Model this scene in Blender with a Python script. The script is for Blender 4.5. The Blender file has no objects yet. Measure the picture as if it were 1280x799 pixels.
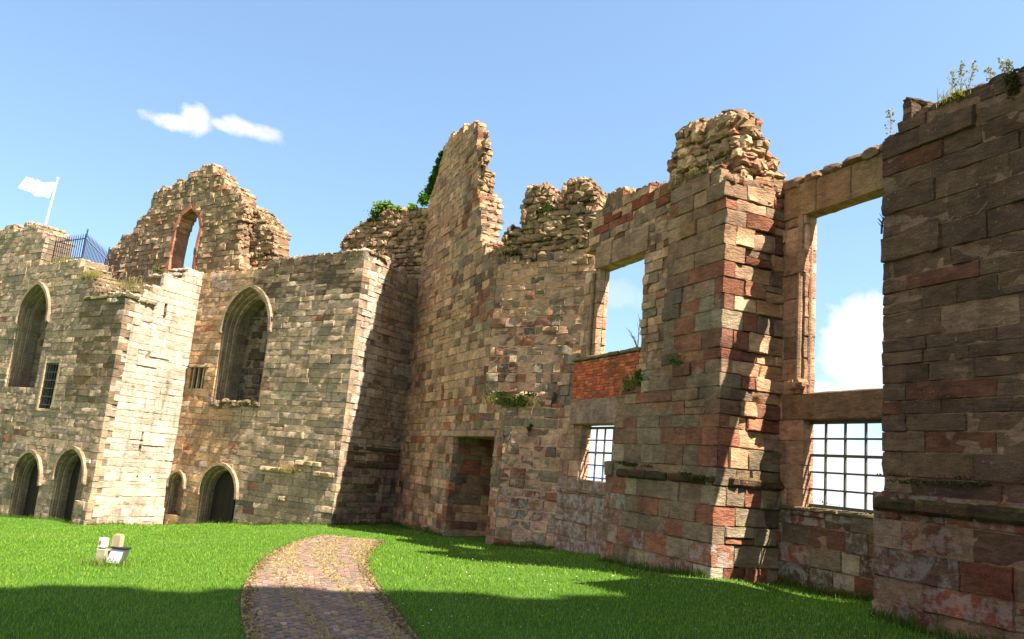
import bpy, math, random
import numpy as np
from mathutils import Vector, Matrix

# ------------------------------------------------------------------ camera, world, sun, exposure
F = 976.0
UP = np.array([460., 5200., -976.]); UP /= np.linalg.norm(UP)
_f = np.array([0, 0, -1.]); YW = _f - UP * _f.dot(UP); YW /= np.linalg.norm(YW); XW = np.cross(YW, UP)
scene = bpy.context.scene
COL = scene.collection
cam_d = bpy.data.cameras.new('camera'); cam = bpy.data.objects.new('camera', cam_d); COL.objects.link(cam)
cam_d.sensor_fit = 'HORIZONTAL'; cam_d.sensor_width = 36.0; cam_d.lens = 36.0 * F / 1280.0
cam_d.clip_start = 0.1; cam_d.clip_end = 6000
R3 = Matrix((tuple(XW), tuple(YW), tuple(UP)))          # camera axes -> world
cam.matrix_world = R3.to_4x4()
scene.camera = cam

SUN_AZ = np.array([0.78, -0.625]); SUN_EL = math.radians(56)
SUN_V = Vector((SUN_AZ[0] * math.cos(SUN_EL), SUN_AZ[1] * math.cos(SUN_EL), math.sin(SUN_EL)))
sun_d = bpy.data.lights.new('sun', 'SUN'); sun_d.energy = 5.0; sun_d.angle = math.radians(0.5); sun_d.color = (1.0, 0.93, 0.80)
sun = bpy.data.objects.new('sun', sun_d); COL.objects.link(sun)
sun.rotation_euler = SUN_V.to_track_quat('Z', 'Y').to_euler()
scene.view_settings.view_transform = 'Standard'; scene.view_settings.look = 'None'
scene.view_settings.gamma = 1; scene.view_settings.exposure = 1.95
scene.view_settings.use_curve_mapping = False


def ray(px, py):
    c = np.array([px - 640., -(py - 399.5), -F]); return np.array([c @ XW, c @ YW, c @ UP])


world = bpy.data.worlds.new('World'); scene.world = world; world.use_nodes = True


def build_world():
    nt = world.node_tree; N = nt.nodes; L = nt.links; N.clear()
    def n(t, **k):
        x = N.new(t)
        for a, b in k.items(): setattr(x, a, b)
        return x
    def math_(op, a, b=None, clamp=False):
        m = n('ShaderNodeMath', operation=op, use_clamp=clamp)
        for i, v in enumerate((a, b)):
            if v is None: continue
            if isinstance(v, (int, float)): m.inputs[i].default_value = v
            else: L.new(v, m.inputs[i])
        return m.outputs[0]
    tc = n('ShaderNodeTexCoord'); vec = tc.outputs['Generated']
    sp = n('ShaderNodeSeparateXYZ'); L.new(vec, sp.inputs[0])
    z = math_('ADD', math_('MULTIPLY', math_('MAXIMUM', sp.outputs[2], 0.0), .85), 0.18)
    cb = n('ShaderNodeCombineXYZ'); L.new(sp.outputs[0], cb.inputs[0]); L.new(sp.outputs[1], cb.inputs[1]); L.new(z, cb.inputs[2])
    sky = n('ShaderNodeTexSky'); sky.sky_type = 'NISHITA'; sky.sun_disc = False
    sky.sun_elevation = SUN_EL; sky.sun_rotation = math.atan2(SUN_AZ[0], SUN_AZ[1])
    sky.air_density = 1.0; sky.dust_density = 0.6; sky.ozone_density = 1.6
    L.new(cb.outputs[0], sky.inputs['Vector'])
    noise = n('ShaderNodeTexNoise'); noise.inputs['Scale'].default_value = 14; noise.inputs['Detail'].default_value = 8
    noise.inputs['Roughness'].default_value = 0.62; L.new(vec, noise.inputs['Vector'])
    fac = None
    # clouds: centre direction, half width, half height (tangent units), tilt, edge noise, density
    for (px, py, hw, hh, tilt, en, den) in ((218, 152, .036, .0095, -.05, 1.0, .85), (247, 149, .020, .0165, 0, .9, .95), (275, 155, .020, .007, .1, 1.0, .7), (310, 161, .034, .0115, .10, 1.0, .8), (335, 165, .016, .008, .1, 1.2, .6),
                                       (1070, 420, .046, .066, 0, .75, 1.6), (1040, 498, .06, .022, 0, .8, .8), (1050, 592, .5, .088, 0, .7, .95),
                                       (775, 368, .04, .02, .1, 1.2, .25)):
        d = ray(px, py); d /= np.linalg.norm(d)
        a = np.array([d[1], -d[0], 0]); a /= np.linalg.norm(a); b = np.cross(a, d)
        a2 = a * math.cos(tilt) - b * math.sin(tilt); b2 = b * math.cos(tilt) + a * math.sin(tilt)
        dots = []
        for ax, h in ((a2, hw), (b2, hh)):
            m = n('ShaderNodeVectorMath', operation='DOT_PRODUCT'); L.new(vec, m.inputs[0]); m.inputs[1].default_value = tuple(ax / h)
            q = math_('MULTIPLY', m.outputs['Value'], m.outputs['Value']); dots.append(q)
        front = n('ShaderNodeVectorMath', operation='DOT_PRODUCT'); L.new(vec, front.inputs[0]); front.inputs[1].default_value = tuple(d)
        fr = math_('GREATER_THAN', front.outputs['Value'], 0)
        r = math_('SQRT', math_('ADD', dots[0], dots[1]))
        nn = math_('MULTIPLY', math_('SUBTRACT', noise.outputs['Fac'], 0.5), en * 3.2)
        e = math_('ADD', math_('SUBTRACT', 1.0, r), nn)
        s = math_('MULTIPLY', e, 1.7, True)
        s = math_('MULTIPLY', math_('MULTIPLY', s, den), fr)
        fac = s if fac is None else math_('MAXIMUM', fac, s)
    # a broad unseen cloud bank added behind the viewer to fill the shaded walls
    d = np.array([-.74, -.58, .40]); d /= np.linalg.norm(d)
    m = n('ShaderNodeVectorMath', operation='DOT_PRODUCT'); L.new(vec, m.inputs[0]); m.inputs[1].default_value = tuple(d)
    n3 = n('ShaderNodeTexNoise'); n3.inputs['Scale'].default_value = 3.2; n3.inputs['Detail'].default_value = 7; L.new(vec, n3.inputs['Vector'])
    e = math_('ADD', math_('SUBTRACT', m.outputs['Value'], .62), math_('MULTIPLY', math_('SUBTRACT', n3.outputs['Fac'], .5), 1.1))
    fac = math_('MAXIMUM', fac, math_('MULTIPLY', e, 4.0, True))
    # overall thin whitening toward the horizon comes with real haze in the sky model; tint only
    mul = n('ShaderNodeMix', data_type='RGBA', blend_type='MULTIPLY'); mul.inputs['Factor'].default_value = 1
    L.new(sky.outputs[0], mul.inputs['A']); mul.inputs['B'].default_value = (.86, .87, .80, 1)
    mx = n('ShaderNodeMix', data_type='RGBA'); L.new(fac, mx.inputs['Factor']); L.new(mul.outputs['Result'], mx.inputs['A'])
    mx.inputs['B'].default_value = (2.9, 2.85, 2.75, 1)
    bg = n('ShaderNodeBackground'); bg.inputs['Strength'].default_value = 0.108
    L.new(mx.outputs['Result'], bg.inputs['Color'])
    out = n('ShaderNodeOutputWorld'); L.new(bg.outputs[0], out.inputs['Surface'])


build_world()


# ------------------------------------------------------------------ plan geometry
class Wall:
    """a vertical plane: u runs to the viewer's right, v runs into the wall"""
    def __init__(s, P, d):
        s.P = np.array(P[:2], float); s.d = np.array(d, float); s.d /= np.linalg.norm(s.d); s.b = np.array([-s.d[1], s.d[0]])
    def uz(s, px, py, v=0.):
        r = ray(px, py); O = s.P + v * s.b
        t, u = np.linalg.solve(np.array([[r[0], -s.d[0]], [r[1], -s.d[1]]]), O); return float(u), float(t * r[2])
    def poly(s, pts, v=0.): return [s.uz(a, b, v) for a, b in pts]
    def at(s, u, v=0.): return s.P + u * s.d + v * s.b
    def map(s, a):
        a = np.asarray(a, float).reshape(-1, 3)
        q = s.P + a[:, :1] * s.d + a[:, 1:2] * s.b
        return np.column_stack([q, a[:, 2]])
    def xyz(s, u, v, z): return s.map([(u, v, z)])[0]


def dirv(a): return np.array([math.sin(math.radians(a)), math.cos(math.radians(a))])


r_ = ray(1103, 640)
M = Wall(r_ / r_[1] * 10.65, dirv(180 - 23))                 # main hall wall front plane
UC = M.uz(900, 480)[0]                                        # middle pier corner
RET = Wall(M.at(UC), M.b)                                     # its sunlit return
V1 = 1.4                                                      # depth of the first window panel
UT = M.uz(612, 440)[0]                                        # upper corner of tall wall
UL = M.uz(624, 600)[0]                                        # lower corner (door's right jamb)
SPD = dirv(180 - 54)
SPU = Wall(M.at(UT), SPD); SPL = Wall(M.at(UL), SPD)
V2 = 1.0                                                      # depth of the second window panel
UCO = M.uz(513, 450)[0]; C0 = M.at(UCO)
def line_at(P, d, px, py):
    """point on plan line P + t d seen at that pixel column"""
    w = Wall(P, d); u, _ = w.uz(px, py); return w.at(u)
R2D = dirv(28)
PB_R = line_at(C0, R2D, 436, 480)                             # front corner of the second lit return
R2 = Wall(PB_R, R2D); L2 = float(np.linalg.norm(C0 - PB_R))
PBD = dirv(180 - 56)
PB_L = line_at(PB_R, PBD, 228, 500)
PB = Wall(PB_L, PBD); LB = float(np.linalg.norm(PB_R - PB_L))
PA_R = line_at(PB_L, R2D, 131, 520)
R1 = Wall(PA_R, R2D); L1 = float(np.linalg.norm(PB_L - PA_R))
PA = Wall(PA_R, dirv(180 - 56))                               # u negative to the left
KW = Wall(C0, dirv(180 - 62))                                 # rubble wall over the second return

# ground: plane plus smooth residuals through points where walls meet the grass
GP = []
def gp(w, px, py, v=0.):
    u, z = w.uz(px, py, v); q = w.at(u, v); GP.append((q[0], q[1], z))
for a in ((1097, 768), (1180, 797)): gp(M, *a, -.1)
for a in ((890, 720), (758, 701), (612, 680), (560, 671), (515, 662)): gp(M, *a)
gp(SPL, 660, 684); gp(M, 1040, 744, V1); gp(RET, 968, 728)
gp(R2, 440, 656); gp(PB, 415, 656); gp(PB, 300, 655); gp(R1, 205, 658); gp(R1, 107, 656); gp(PA, 60, 649); gp(PA, 0, 645)
for (X, Y, Z) in ((-2, 7.9, -1.95), (0, 2, -1.75), (3, 6, -1.62), (-7.5, 11.9, -2.4), (-2, 14, -2.02), (-6, 4, -2.2)): GP.append((X, Y, Z))
GP = np.array(GP)
gA = np.column_stack([np.ones(len(GP)), GP[:, 0], GP[:, 1]])
gc = np.linalg.lstsq(gA, GP[:, 2], rcond=None)[0]
gres = GP[:, 2] - gA @ gc
def zg(X, Y):
    X = np.asarray(X, float); Y = np.asarray(Y, float)
    Xc = np.clip(X, -40, 22); Yc = np.clip(Y, -12, 42)
    base = gc[0] + gc[1] * Xc + gc[2] * Yc
    d2 = (X[..., None] - GP[:, 0]) ** 2 + (Y[..., None] - GP[:, 1]) ** 2 + .25
    w = 1 / d2 ** 1.5
    res = (w * gres).sum(-1) / (w.sum(-1) + .012)
    z = base + res
    vm = (X - M.P[0]) * M.b[0] + (Y - M.P[1]) * M.b[1]        # beyond the hall wall the hill falls away
    vl = (X - PB.P[0]) * PB.b[0] + (Y - PB.P[1]) * PB.b[1]
    drop = np.maximum(np.clip(vm - 4, 0, None), np.clip(vl - 14, 0, None))
    drop = np.maximum(drop, np.clip(np.hypot(X, Y) - 75, 0, None))
    return z - 60 * (1 - np.exp(-drop * .30 / 60))
def ground_hit(px, py):
    r = ray(px, py); t0, t1 = .5, 80.
    for _ in range(60):
        t = (t0 + t1) / 2; p = r / r[1] * t
        if p[2] > zg(p[0], p[1]): t0 = t
        else: t1 = t
    return p


# ------------------------------------------------------------------ materials
def node_mat(name):
    m = bpy.data.materials.new(name); m.use_nodes = True; nt = m.node_tree
    return m, nt, nt.nodes, nt.links, nt.nodes['Principled BSDF']
class NB:
    def __init__(s, nt): s.nt = nt; s.N = nt.nodes; s.L = nt.links
    def n(s, t, **k):
        x = s.N.new(t)
        for a, b in k.items(): setattr(x, a, b)
        return x
    def set(s, sock, v):
        if hasattr(v, 'links') or hasattr(v, 'is_linked'): s.L.new(v, sock)
        else: sock.default_value = v
    def math(s, op, a, b=0., clamp=False):
        m = s.n('ShaderNodeMath', operation=op, use_clamp=clamp); s.set(m.inputs[0], a); s.set(m.inputs[1], b); return m.outputs[0]
    def noise(s, vec, scale, detail=4, rough=.55):
        x = s.n('ShaderNodeTexNoise'); x.inputs['Scale'].default_value = scale; x.inputs['Detail'].default_value = detail; x.inputs['Roughness'].default_value = rough
        if vec is not None: s.L.new(vec, x.inputs['Vector'])
        return x.outputs['Fac']
    def mapping(s, vec, sc):
        x = s.n('ShaderNodeMapping'); x.inputs['Scale'].default_value = sc; s.L.new(vec, x.inputs['Vector']); return x.outputs[0]
    def ramp(s, f, a, b):
        x = s.n('ShaderNodeMapRange'); x.clamp = True; s.set(x.inputs[0], f); x.inputs[1].default_value = a; x.inputs[2].default_value = b; return x.outputs[0]
    def mix(s, f, a, b, mode='MIX'):
        x = s.n('ShaderNodeMix', data_type='RGBA', blend_type=mode); s.set(x.inputs['Factor'], f)
        for k, v in (('A', a), ('B', b)):
            s.set(x.inputs[k], v if not isinstance(v, tuple) or len(v) == 4 else (*v, 1))
        return x.outputs['Result']


def stone_mat(name, moss=.5, stain=.6, streak=.5, bump=.5, warm=(1.4, 1.08, .83), var=.36):
    m, nt, N, L, P = node_mat(name); b = NB(nt)
    geo = b.n('ShaderNodeNewGeometry'); pos = geo.outputs['Position']
    at = b.n('ShaderNodeAttribute', attribute_name='Col')
    bed = b.mapping(pos, (1.0, 1.0, 2.8))
    col = b.mix(1, at.outputs['Color'], warm, 'MULTIPLY')
    n1 = b.noise(bed, 5.0, 6, .65); col = b.mix(1, col, b.mix(b.ramp(n1, .25, .75), (.55, .55, .56), (1.4, 1.38, 1.34)), 'MULTIPLY')
    n2 = b.noise(pos, 1.6, 6, .7); col = b.mix(1, col, b.mix(b.ramp(n2, .3, .7), (1 - var, 1 - var, 1 - var), (1 + var, 1 + var, 1 + var)), 'MULTIPLY')
    nf = b.noise(pos, 60, 3, .6); col = b.mix(1, col, b.mix(b.ramp(nf, .3, .7), (.74, .73, .72), (1.2, 1.2, 1.2)), 'MULTIPLY')
    # ochre / iron tint patches
    col = b.mix(b.math('MULTIPLY', b.ramp(b.noise(pos, 1.7, 4, .6), .58, .75), .35), col, (.26, .15, .065))
    # dark weathering: blotches and vertical streaks
    nb = b.noise(pos, .9, 6, .62); col = b.mix(b.math('MULTIPLY', b.ramp(nb, .50, .72), stain), col, b.mix(.8, col, (.035, .033, .03)))
    ns = b.noise(b.mapping(pos, (3.2, 3.2, .35)), 1.0, 5, .6); col = b.mix(b.math('MULTIPLY', b.ramp(ns, .55, .72), streak), col, (.045, .042, .036))
    # pale lichen spots
    sp = b.ramp(b.noise(pos, 26, 2, .5), .66, .72); sp = b.math('MULTIPLY', sp, b.ramp(b.noise(pos, 1.3, 3), .48, .62)); col = b.mix(b.math('MULTIPLY', sp, .7), col, (.36, .34, .28))
    # lime wash (vertex alpha)
    lm = b.math('SUBTRACT', 1.0, at.outputs['Alpha'])
    lf = b.math('MULTIPLY', b.ramp(b.noise(pos, 5.5, 6, .7), .46, .56), lm); col = b.mix(b.math('MULTIPLY', lf, .95), col, (.42, .38, .345))
    # moss on upward faces
    sz = b.n('ShaderNodeSeparateXYZ'); L.new(geo.outputs['Normal'], sz.inputs[0])
    mo = b.math('MULTIPLY', b.ramp(sz.outputs[2], .35, .8), b.ramp(b.noise(pos, 2.6, 5, .65), .42, .58)); mo = b.math('MULTIPLY', mo, moss)
    col = b.mix(mo, col, b.mix(b.ramp(b.noise(pos, 9, 3), .35, .65), (.035, .045, .012), (.14, .12, .02)))
    L.new(col, P.inputs['Base Color']); P.inputs['Roughness'].default_value = .93; P.inputs['Specular IOR Level'].default_value = .15
    bp = b.n('ShaderNodeBump'); bp.inputs['Strength'].default_value = bump; bp.inputs['Distance'].default_value = .07
    h = b.math('ADD', b.math('MULTIPLY', b.noise(bed, 9, 6, .7), 1.0), b.math('MULTIPLY', b.noise(pos, 38, 4, .65), .45))
    L.new(h, bp.inputs['Height']); L.new(bp.outputs[0], P.inputs['Normal'])
    return m


def plain_mat(name, c1, c2=None, scale=6, rough=.8, metal=0., spec=.3, bump=0., stretch=(1, 1, 1)):
    m, nt, N, L, P = node_mat(name); b = NB(nt)
    geo = b.n('ShaderNodeNewGeometry'); v = b.mapping(geo.outputs['Position'], stretch)
    c2 = c2 or tuple(x * .6 for x in c1)
    nz = b.noise(v, scale, 5, .6)
    L.new(b.mix(b.ramp(nz, .3, .7), c1, c2), P.inputs['Base Color'])
    P.inputs['Roughness'].default_value = rough; P.inputs['Metallic'].default_value = metal; P.inputs['Specular IOR Level'].default_value = spec
    if bump:
        bp = b.n('ShaderNodeBump'); bp.inputs['Strength'].default_value = bump; bp.inputs['Distance'].default_value = .02
        L.new(b.noise(v, scale * 4, 4), bp.inputs['Height']); L.new(bp.outputs[0], P.inputs['Normal'])
    return m


def leaf_mat(name, trans=.35):
    m, nt, N, L, P = node_mat(name); b = NB(nt)
    at = b.n('ShaderNodeAttribute', attribute_name='Col')
    L.new(at.outputs['Color'], P.inputs['Base Color']); P.inputs['Roughness'].default_value = .75; P.inputs['Specular IOR Level'].default_value = .06
    tr = b.n('ShaderNodeBsdfTranslucent'); L.new(at.outputs['Color'], tr.inputs['Color'])
    mx = b.n('ShaderNodeMixShader'); mx.inputs[0].default_value = trans; L.new(P.outputs[0], mx.inputs[1]); L.new(tr.outputs[0], mx.inputs[2])
    L.new(mx.outputs[0], nt.nodes['Material Output'].inputs['Surface'])
    return m


M_WARM = stone_mat('pale_sandstone', .8, .48, .55, .7, (1.24, 1.06, .97), .22)
M_RED = stone_mat('red_sandstone', .8, .38, .30, .9, (1.50, 1.08, .92))
M_RUB = stone_mat('rubble_stone', 1.0, .45, .15, .7)
M_BRICK = stone_mat('red_brick', .5, .35, .1, .4)
M_LEAF = leaf_mat('leaf'); M_GRASS = leaf_mat('grass_blade', .5)
M_IRON = plain_mat('painted_iron', (.022, .03, .085), (.035, .04, .07), 20, .5)
M_FRAME = plain_mat('weathered_frame', (.10, .095, .075), (.05, .05, .04), 14, .8)
M_DOOR = plain_mat('old_oak', (.030, .020, .013), (.014, .010, .007), 3, .8, stretch=(6, 6, .6), bump=.4)
M_DARK = plain_mat('interior_shade', (.012, .010, .009), (.006, .005, .005), 3, .95)
M_WOOD = plain_mat('pale_timber', (.42, .33, .20), (.30, .22, .13), 3, .8, stretch=(6, 6, .8), bump=.3)
M_WHITE = plain_mat('white_paint', (.72, .72, .70), (.62, .62, .60), 5, .5)
M_REDP = plain_mat('red_paint', (.55, .03, .02), (.45, .03, .02), 5, .5)
M_STEEL = plain_mat('dull_steel', (.35, .36, .37), (.25, .26, .27), 8, .35, .9)
M_BLACK = plain_mat('black_rubber', (.015, .015, .016), (.01, .01, .01), 8, .6)
M_GLASS = plain_mat('lamp_glass', (.42, .46, .47), (.32, .36, .38), 5, .12, 0, .6)
M_BARK = plain_mat('stem_bark', (.07, .055, .03), (.04, .03, .02), 9, .9)
M_BLOCK = plain_mat('concrete_block', (.40, .34, .26), (.30, .25, .19), 8, .9, bump=.3)


# ------------------------------------------------------------------ mesh builder
class MB:
    def __init__(s): s.v = []; s.c = []; s.q = []; s.t = []; s.n = 0
    def add(s, v, quads=None, tris=None, col=(.3, .3, .3, 1)):
        v = np.asarray(v, float).reshape(-1, 3); s.v.append(v)
        c = np.asarray(col, float)
        if c.ndim == 1: c = np.tile(c if len(c) == 4 else np.append(c, 1), (len(v), 1))
        elif c.shape[1] == 3: c = np.column_stack([c, np.ones(len(c))])
        s.c.append(c)
        if quads is not None and len(quads): s.q.append(np.asarray(quads, int) + s.n)
        if tris is not None and len(tris): s.t.append(np.asarray(tris, int) + s.n)
        s.n += len(v)
    def build(s, name, mat, parent=None, smooth=False):
        V = np.concatenate(s.v); C = np.concatenate(s.c)
        if parent is not None: V = V - np.array(parent['_w'])
        Q = np.concatenate(s.q) if s.q else np.zeros((0, 4), int); T = np.concatenate(s.t) if s.t else np.zeros((0, 3), int)
        me = bpy.data.meshes.new(name); me.vertices.add(len(V)); me.vertices.foreach_set('co', V.astype(np.float32).ravel())
        li = np.concatenate([Q.ravel(), T.ravel()]); me.loops.add(len(li)); me.loops.foreach_set('vertex_index', li.astype(np.int32))
        npol = len(Q) + len(T); me.polygons.add(npol)
        st = np.concatenate([np.arange(len(Q)) * 4, len(Q) * 4 + np.arange(len(T)) * 3]); me.polygons.foreach_set('loop_start', st.astype(np.int32))
        me.polygons.foreach_set('use_smooth', np.full(npol, smooth))
        me.update(calc_edges=True); me.validate()
        a = me.color_attributes.new('Col', 'FLOAT_COLOR', 'POINT'); a.data.foreach_set('color', C.astype(np.float32).ravel())
        me.materials.append(mat)
        if smooth: me.set_sharp_from_angle(angle=math.radians(33))
        o = bpy.data.objects.new(name, me); COL.objects.link(o)
        if parent is not None: o.parent = parent
        o['_w'] = list(parent['_w']) if parent is not None else [0, 0, 0]
        return o
    # ---- primitives
    def box(s, W, u0, u1, v0, v1, z0, z1, col=(.3, .3, .3, 1), bev=0., sh0=0., sh1=0.):
        a = [(u0, v0, z0), (u1, v0, z0), (u1 + sh1 * (v1 - v0), v1, z0), (u0 + sh0 * (v1 - v0), v1, z0)]
        t = [(x, y, z1) for x, y, _ in a]
        v = np.array(a + t, float)
        s.add(W.map(v) if W is not None else v, [(0, 3, 2, 1), (4, 5, 6, 7), (0, 1, 5, 4), (1, 2, 6, 5), (2, 3, 7, 6), (3, 0, 4, 7)], col=col)
    def tube(s, pts, r0, r1=None, n=8, col=(.3, .3, .3, 1), cap=True):
        pts = [np.array(p, float) for p in pts]; r1 = r0 if r1 is None else r1; rings = []
        for i, p in enumerate(pts):
            d = pts[min(i + 1, len(pts) - 1)] - pts[max(i - 1, 0)]; d /= np.linalg.norm(d)
            a = np.cross(d, (0, 0, 1.) if abs(d[2]) < .9 else (1., 0, 0)); a /= np.linalg.norm(a); b = np.cross(d, a)
            r = r0 + (r1 - r0) * i / (len(pts) - 1)
            rings.append([p + r * (a * math.cos(k * 2 * math.pi / n) + b * math.sin(k * 2 * math.pi / n)) for k in range(n)])
        v = np.array(rings).reshape(-1, 3); q = []; m = len(pts)
        for i in range(m - 1):
            for k in range(n): q.append((i * n + k, i * n + (k + 1) % n, (i + 1) * n + (k + 1) % n, (i + 1) * n + k))
        v = np.vstack([v, pts[0], pts[-1]]); t = []
        if cap:
            for k in range(n): t.append((m * n, (k + 1) % n, k)); t.append((m * n + 1, (m - 1) * n + k, (m - 1) * n + (k + 1) % n))
        s.add(v, q, t, col)


def grid_template(nx, nz):
    """front grid nx x nz plus a back ring: returns quads"""
    idx = lambda i, j: j * nx + i
    q = [(idx(i, j), idx(i + 1, j), idx(i + 1, j + 1), idx(i, j + 1)) for j in range(nz - 1) for i in range(nx - 1)]
    border = [idx(i, 0) for i in range(nx)] + [idx(nx - 1, j) for j in range(1, nz)] + [idx(i, nz - 1) for i in range(nx - 2, -1, -1)] + [idx(0, j) for j in range(nz - 2, 0, -1)]
    nb = len(border); base = nx * nz
    for k in range(nb):
        a, b_ = border[k], border[(k + 1) % nb]
        q.append((b_, a, base + k, base + (k + 1) % nb))
    return q, border
_GT = {}
def stone_block(mb, W, u0, u1, z0, z1, v0, depth, col, rng, rough=.012, bev=.009, wob=.008, sh0=0., sh1=0., tilt=0., cell=.16):
    Lu, Lz = u1 - u0, z1 - z0
    if Lu < .03 or Lz < .02: return
    bev = min(bev, Lu * .25, Lz * .25)
    k = max(1, min(8, int(round((Lu - 2 * bev) / cell)))); m = max(1, min(4, int(round((Lz - 2 * bev) / cell))))
    us = np.concatenate([[0], np.linspace(bev, Lu - bev, k + 1), [Lu]]); zs = np.concatenate([[0], np.linspace(bev, Lz - bev, m + 1), [Lz]])
    nx, nz = len(us), len(zs)
    if (nx, nz) not in _GT: _GT[(nx, nz)] = grid_template(nx, nz)
    q, border = _GT[(nx, nz)]
    A, B = np.meshgrid(us, zs); a = A.ravel().copy(); z = B.ravel().copy()
    edge = (a < 1e-9) | (a > Lu - 1e-9) | (z < 1e-9) | (z > Lz - 1e-9)
    corner = ((a < 1e-9) | (a > Lu - 1e-9)) & ((z < 1e-9) | (z > Lz - 1e-9))
    # smooth-ish front relief: low-frequency noise from a few random waves
    ph = rng.uniform(0, 6.28, 3); fr = rng.uniform(2, 9, (3, 2))
    rel = sum(np.sin(ph[i] + fr[i, 0] * a + fr[i, 1] * 2.2 * z) for i in range(3)) / 3
    v = rel * rough + rng.normal(0, rough * .35, len(a))
    v = np.where(edge, bev * rng.uniform(.7, 1.5, len(a)) + np.clip(v, 0, None), v)
    a += np.where(edge, rng.normal(0, wob * .55, len(a)), 0); z += np.where(edge, rng.normal(0, wob * .55, len(a)), 0)
    a += np.where(corner, np.where(a < Lu / 2, 1, -1) * bev * .4, 0); z += np.where(corner, np.where(z < Lz / 2, 1, -1) * bev * .4, 0)
    if tilt:
        t = rng.normal(0, tilt); ca, cz = Lu / 2, Lz / 2
        a, z = ca + (a - ca) * math.cos(t) - (z - cz) * math.sin(t), cz + (a - ca) * math.sin(t) + (z - cz) * math.cos(t)
        v = v + (a - ca) * rng.normal(0, tilt) + (z - cz) * rng.normal(0, tilt)
    off = rng.normal(0, rough * .6) - (rng.uniform(.015, .04) if rng.random() < .08 and wob > .006 else 0)
    fr_ = np.column_stack([a, v + off, z]); bk = fr_[border].copy()
    bk[:, 1] = depth
    bk[:, 0] += np.where(bk[:, 0] < Lu * .5, sh0, sh1) * depth * np.where((bk[:, 0] < Lu * .02) | (bk[:, 0] > Lu * .98), 1, 0)
    loc = np.vstack([fr_, bk]) + (u0, v0, z0)
    mb.add(W.map(loc), q, None, col)


# rock template: surface of a 4x4x4 lattice
def _rock():
    n = 3; ids = {}; V = []; Q = []
    def vid(p):
        if p not in ids: ids[p] = len(V); V.append(p)
        return ids[p]
    for ax in range(3):
        for side in (0, n):
            for i in range(n):
                for j in range(n):
                    c = []
                    for di, dj in ((0, 0), (1, 0), (1, 1), (0, 1)):
                        p = [0, 0, 0]; p[ax] = side; p[(ax + 1) % 3] = i + di; p[(ax + 2) % 3] = j + dj; c.append(vid(tuple(p)))
                    Q.append(tuple(c) if side else tuple(c[::-1]))
    return np.array(V, float) / n * 2 - 1, np.array(Q)
ROCK_V, ROCK_Q = _rock()
def rock(mb, W, u, v, z, su, sv, sz, col, rng, rot=.5):
    p = ROCK_V.copy(); l4 = (np.abs(p) ** 5).sum(1) ** .2; p = p / l4[:, None] * .5
    p += rng.normal(0, .055, p.shape); p *= (su, sv, sz)
    R = np.eye(3)
    for ax, s in ((2, rot), (0, rot * .35), (1, rot * .35)):
        t = rng.normal(0, s); c, s_ = math.cos(t), math.sin(t); r = np.eye(3); i, j = [(1, 2), (0, 2), (0, 1)][ax]
        r[i, i] = c; r[j, j] = c; r[i, j] = -s_; r[j, i] = s_; R = r @ R
    p = p @ R.T + (u, v, z)
    mb.add(W.map(p), ROCK_Q, None, col)


def scan(poly, z):
    xs = []
    n = len(poly)
    for i in range(n):
        (u0, z0), (u1, z1) = poly[i], poly[(i + 1) % n]
        if (z0 <= z) != (z1 <= z): xs.append(u0 + (z - z0) / (z1 - z0) * (u1 - u0))
    xs.sort(); return [(xs[i], xs[i + 1]) for i in range(0, len(xs) - 1, 2)]
def subtract(iv, holes):
    for h0, h1 in holes:
        out = []
        for a, b in iv:
            if h1 <= a or h0 >= b: out.append((a, b)); continue
            if h0 > a: out.append((a, h0))
            if h1 < b: out.append((h1, b))
        iv = out
    return iv
def courses(z0, z1, ch, seed, breaks=()):
    rng = np.random.default_rng(seed); zs = [z0]
    while zs[-1] < z1: zs.append(zs[-1] + rng.uniform(*ch))
    zs = np.array(zs)
    for b in breaks:
        i = int(np.argmin(np.abs(zs - b)))
        if 0 < i < len(zs) - 1: zs[i] = b
    return np.unique(np.round(zs, 4))

def qd(i): return .24 if i % 2 else .46      # quoin depth alternates by course

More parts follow.
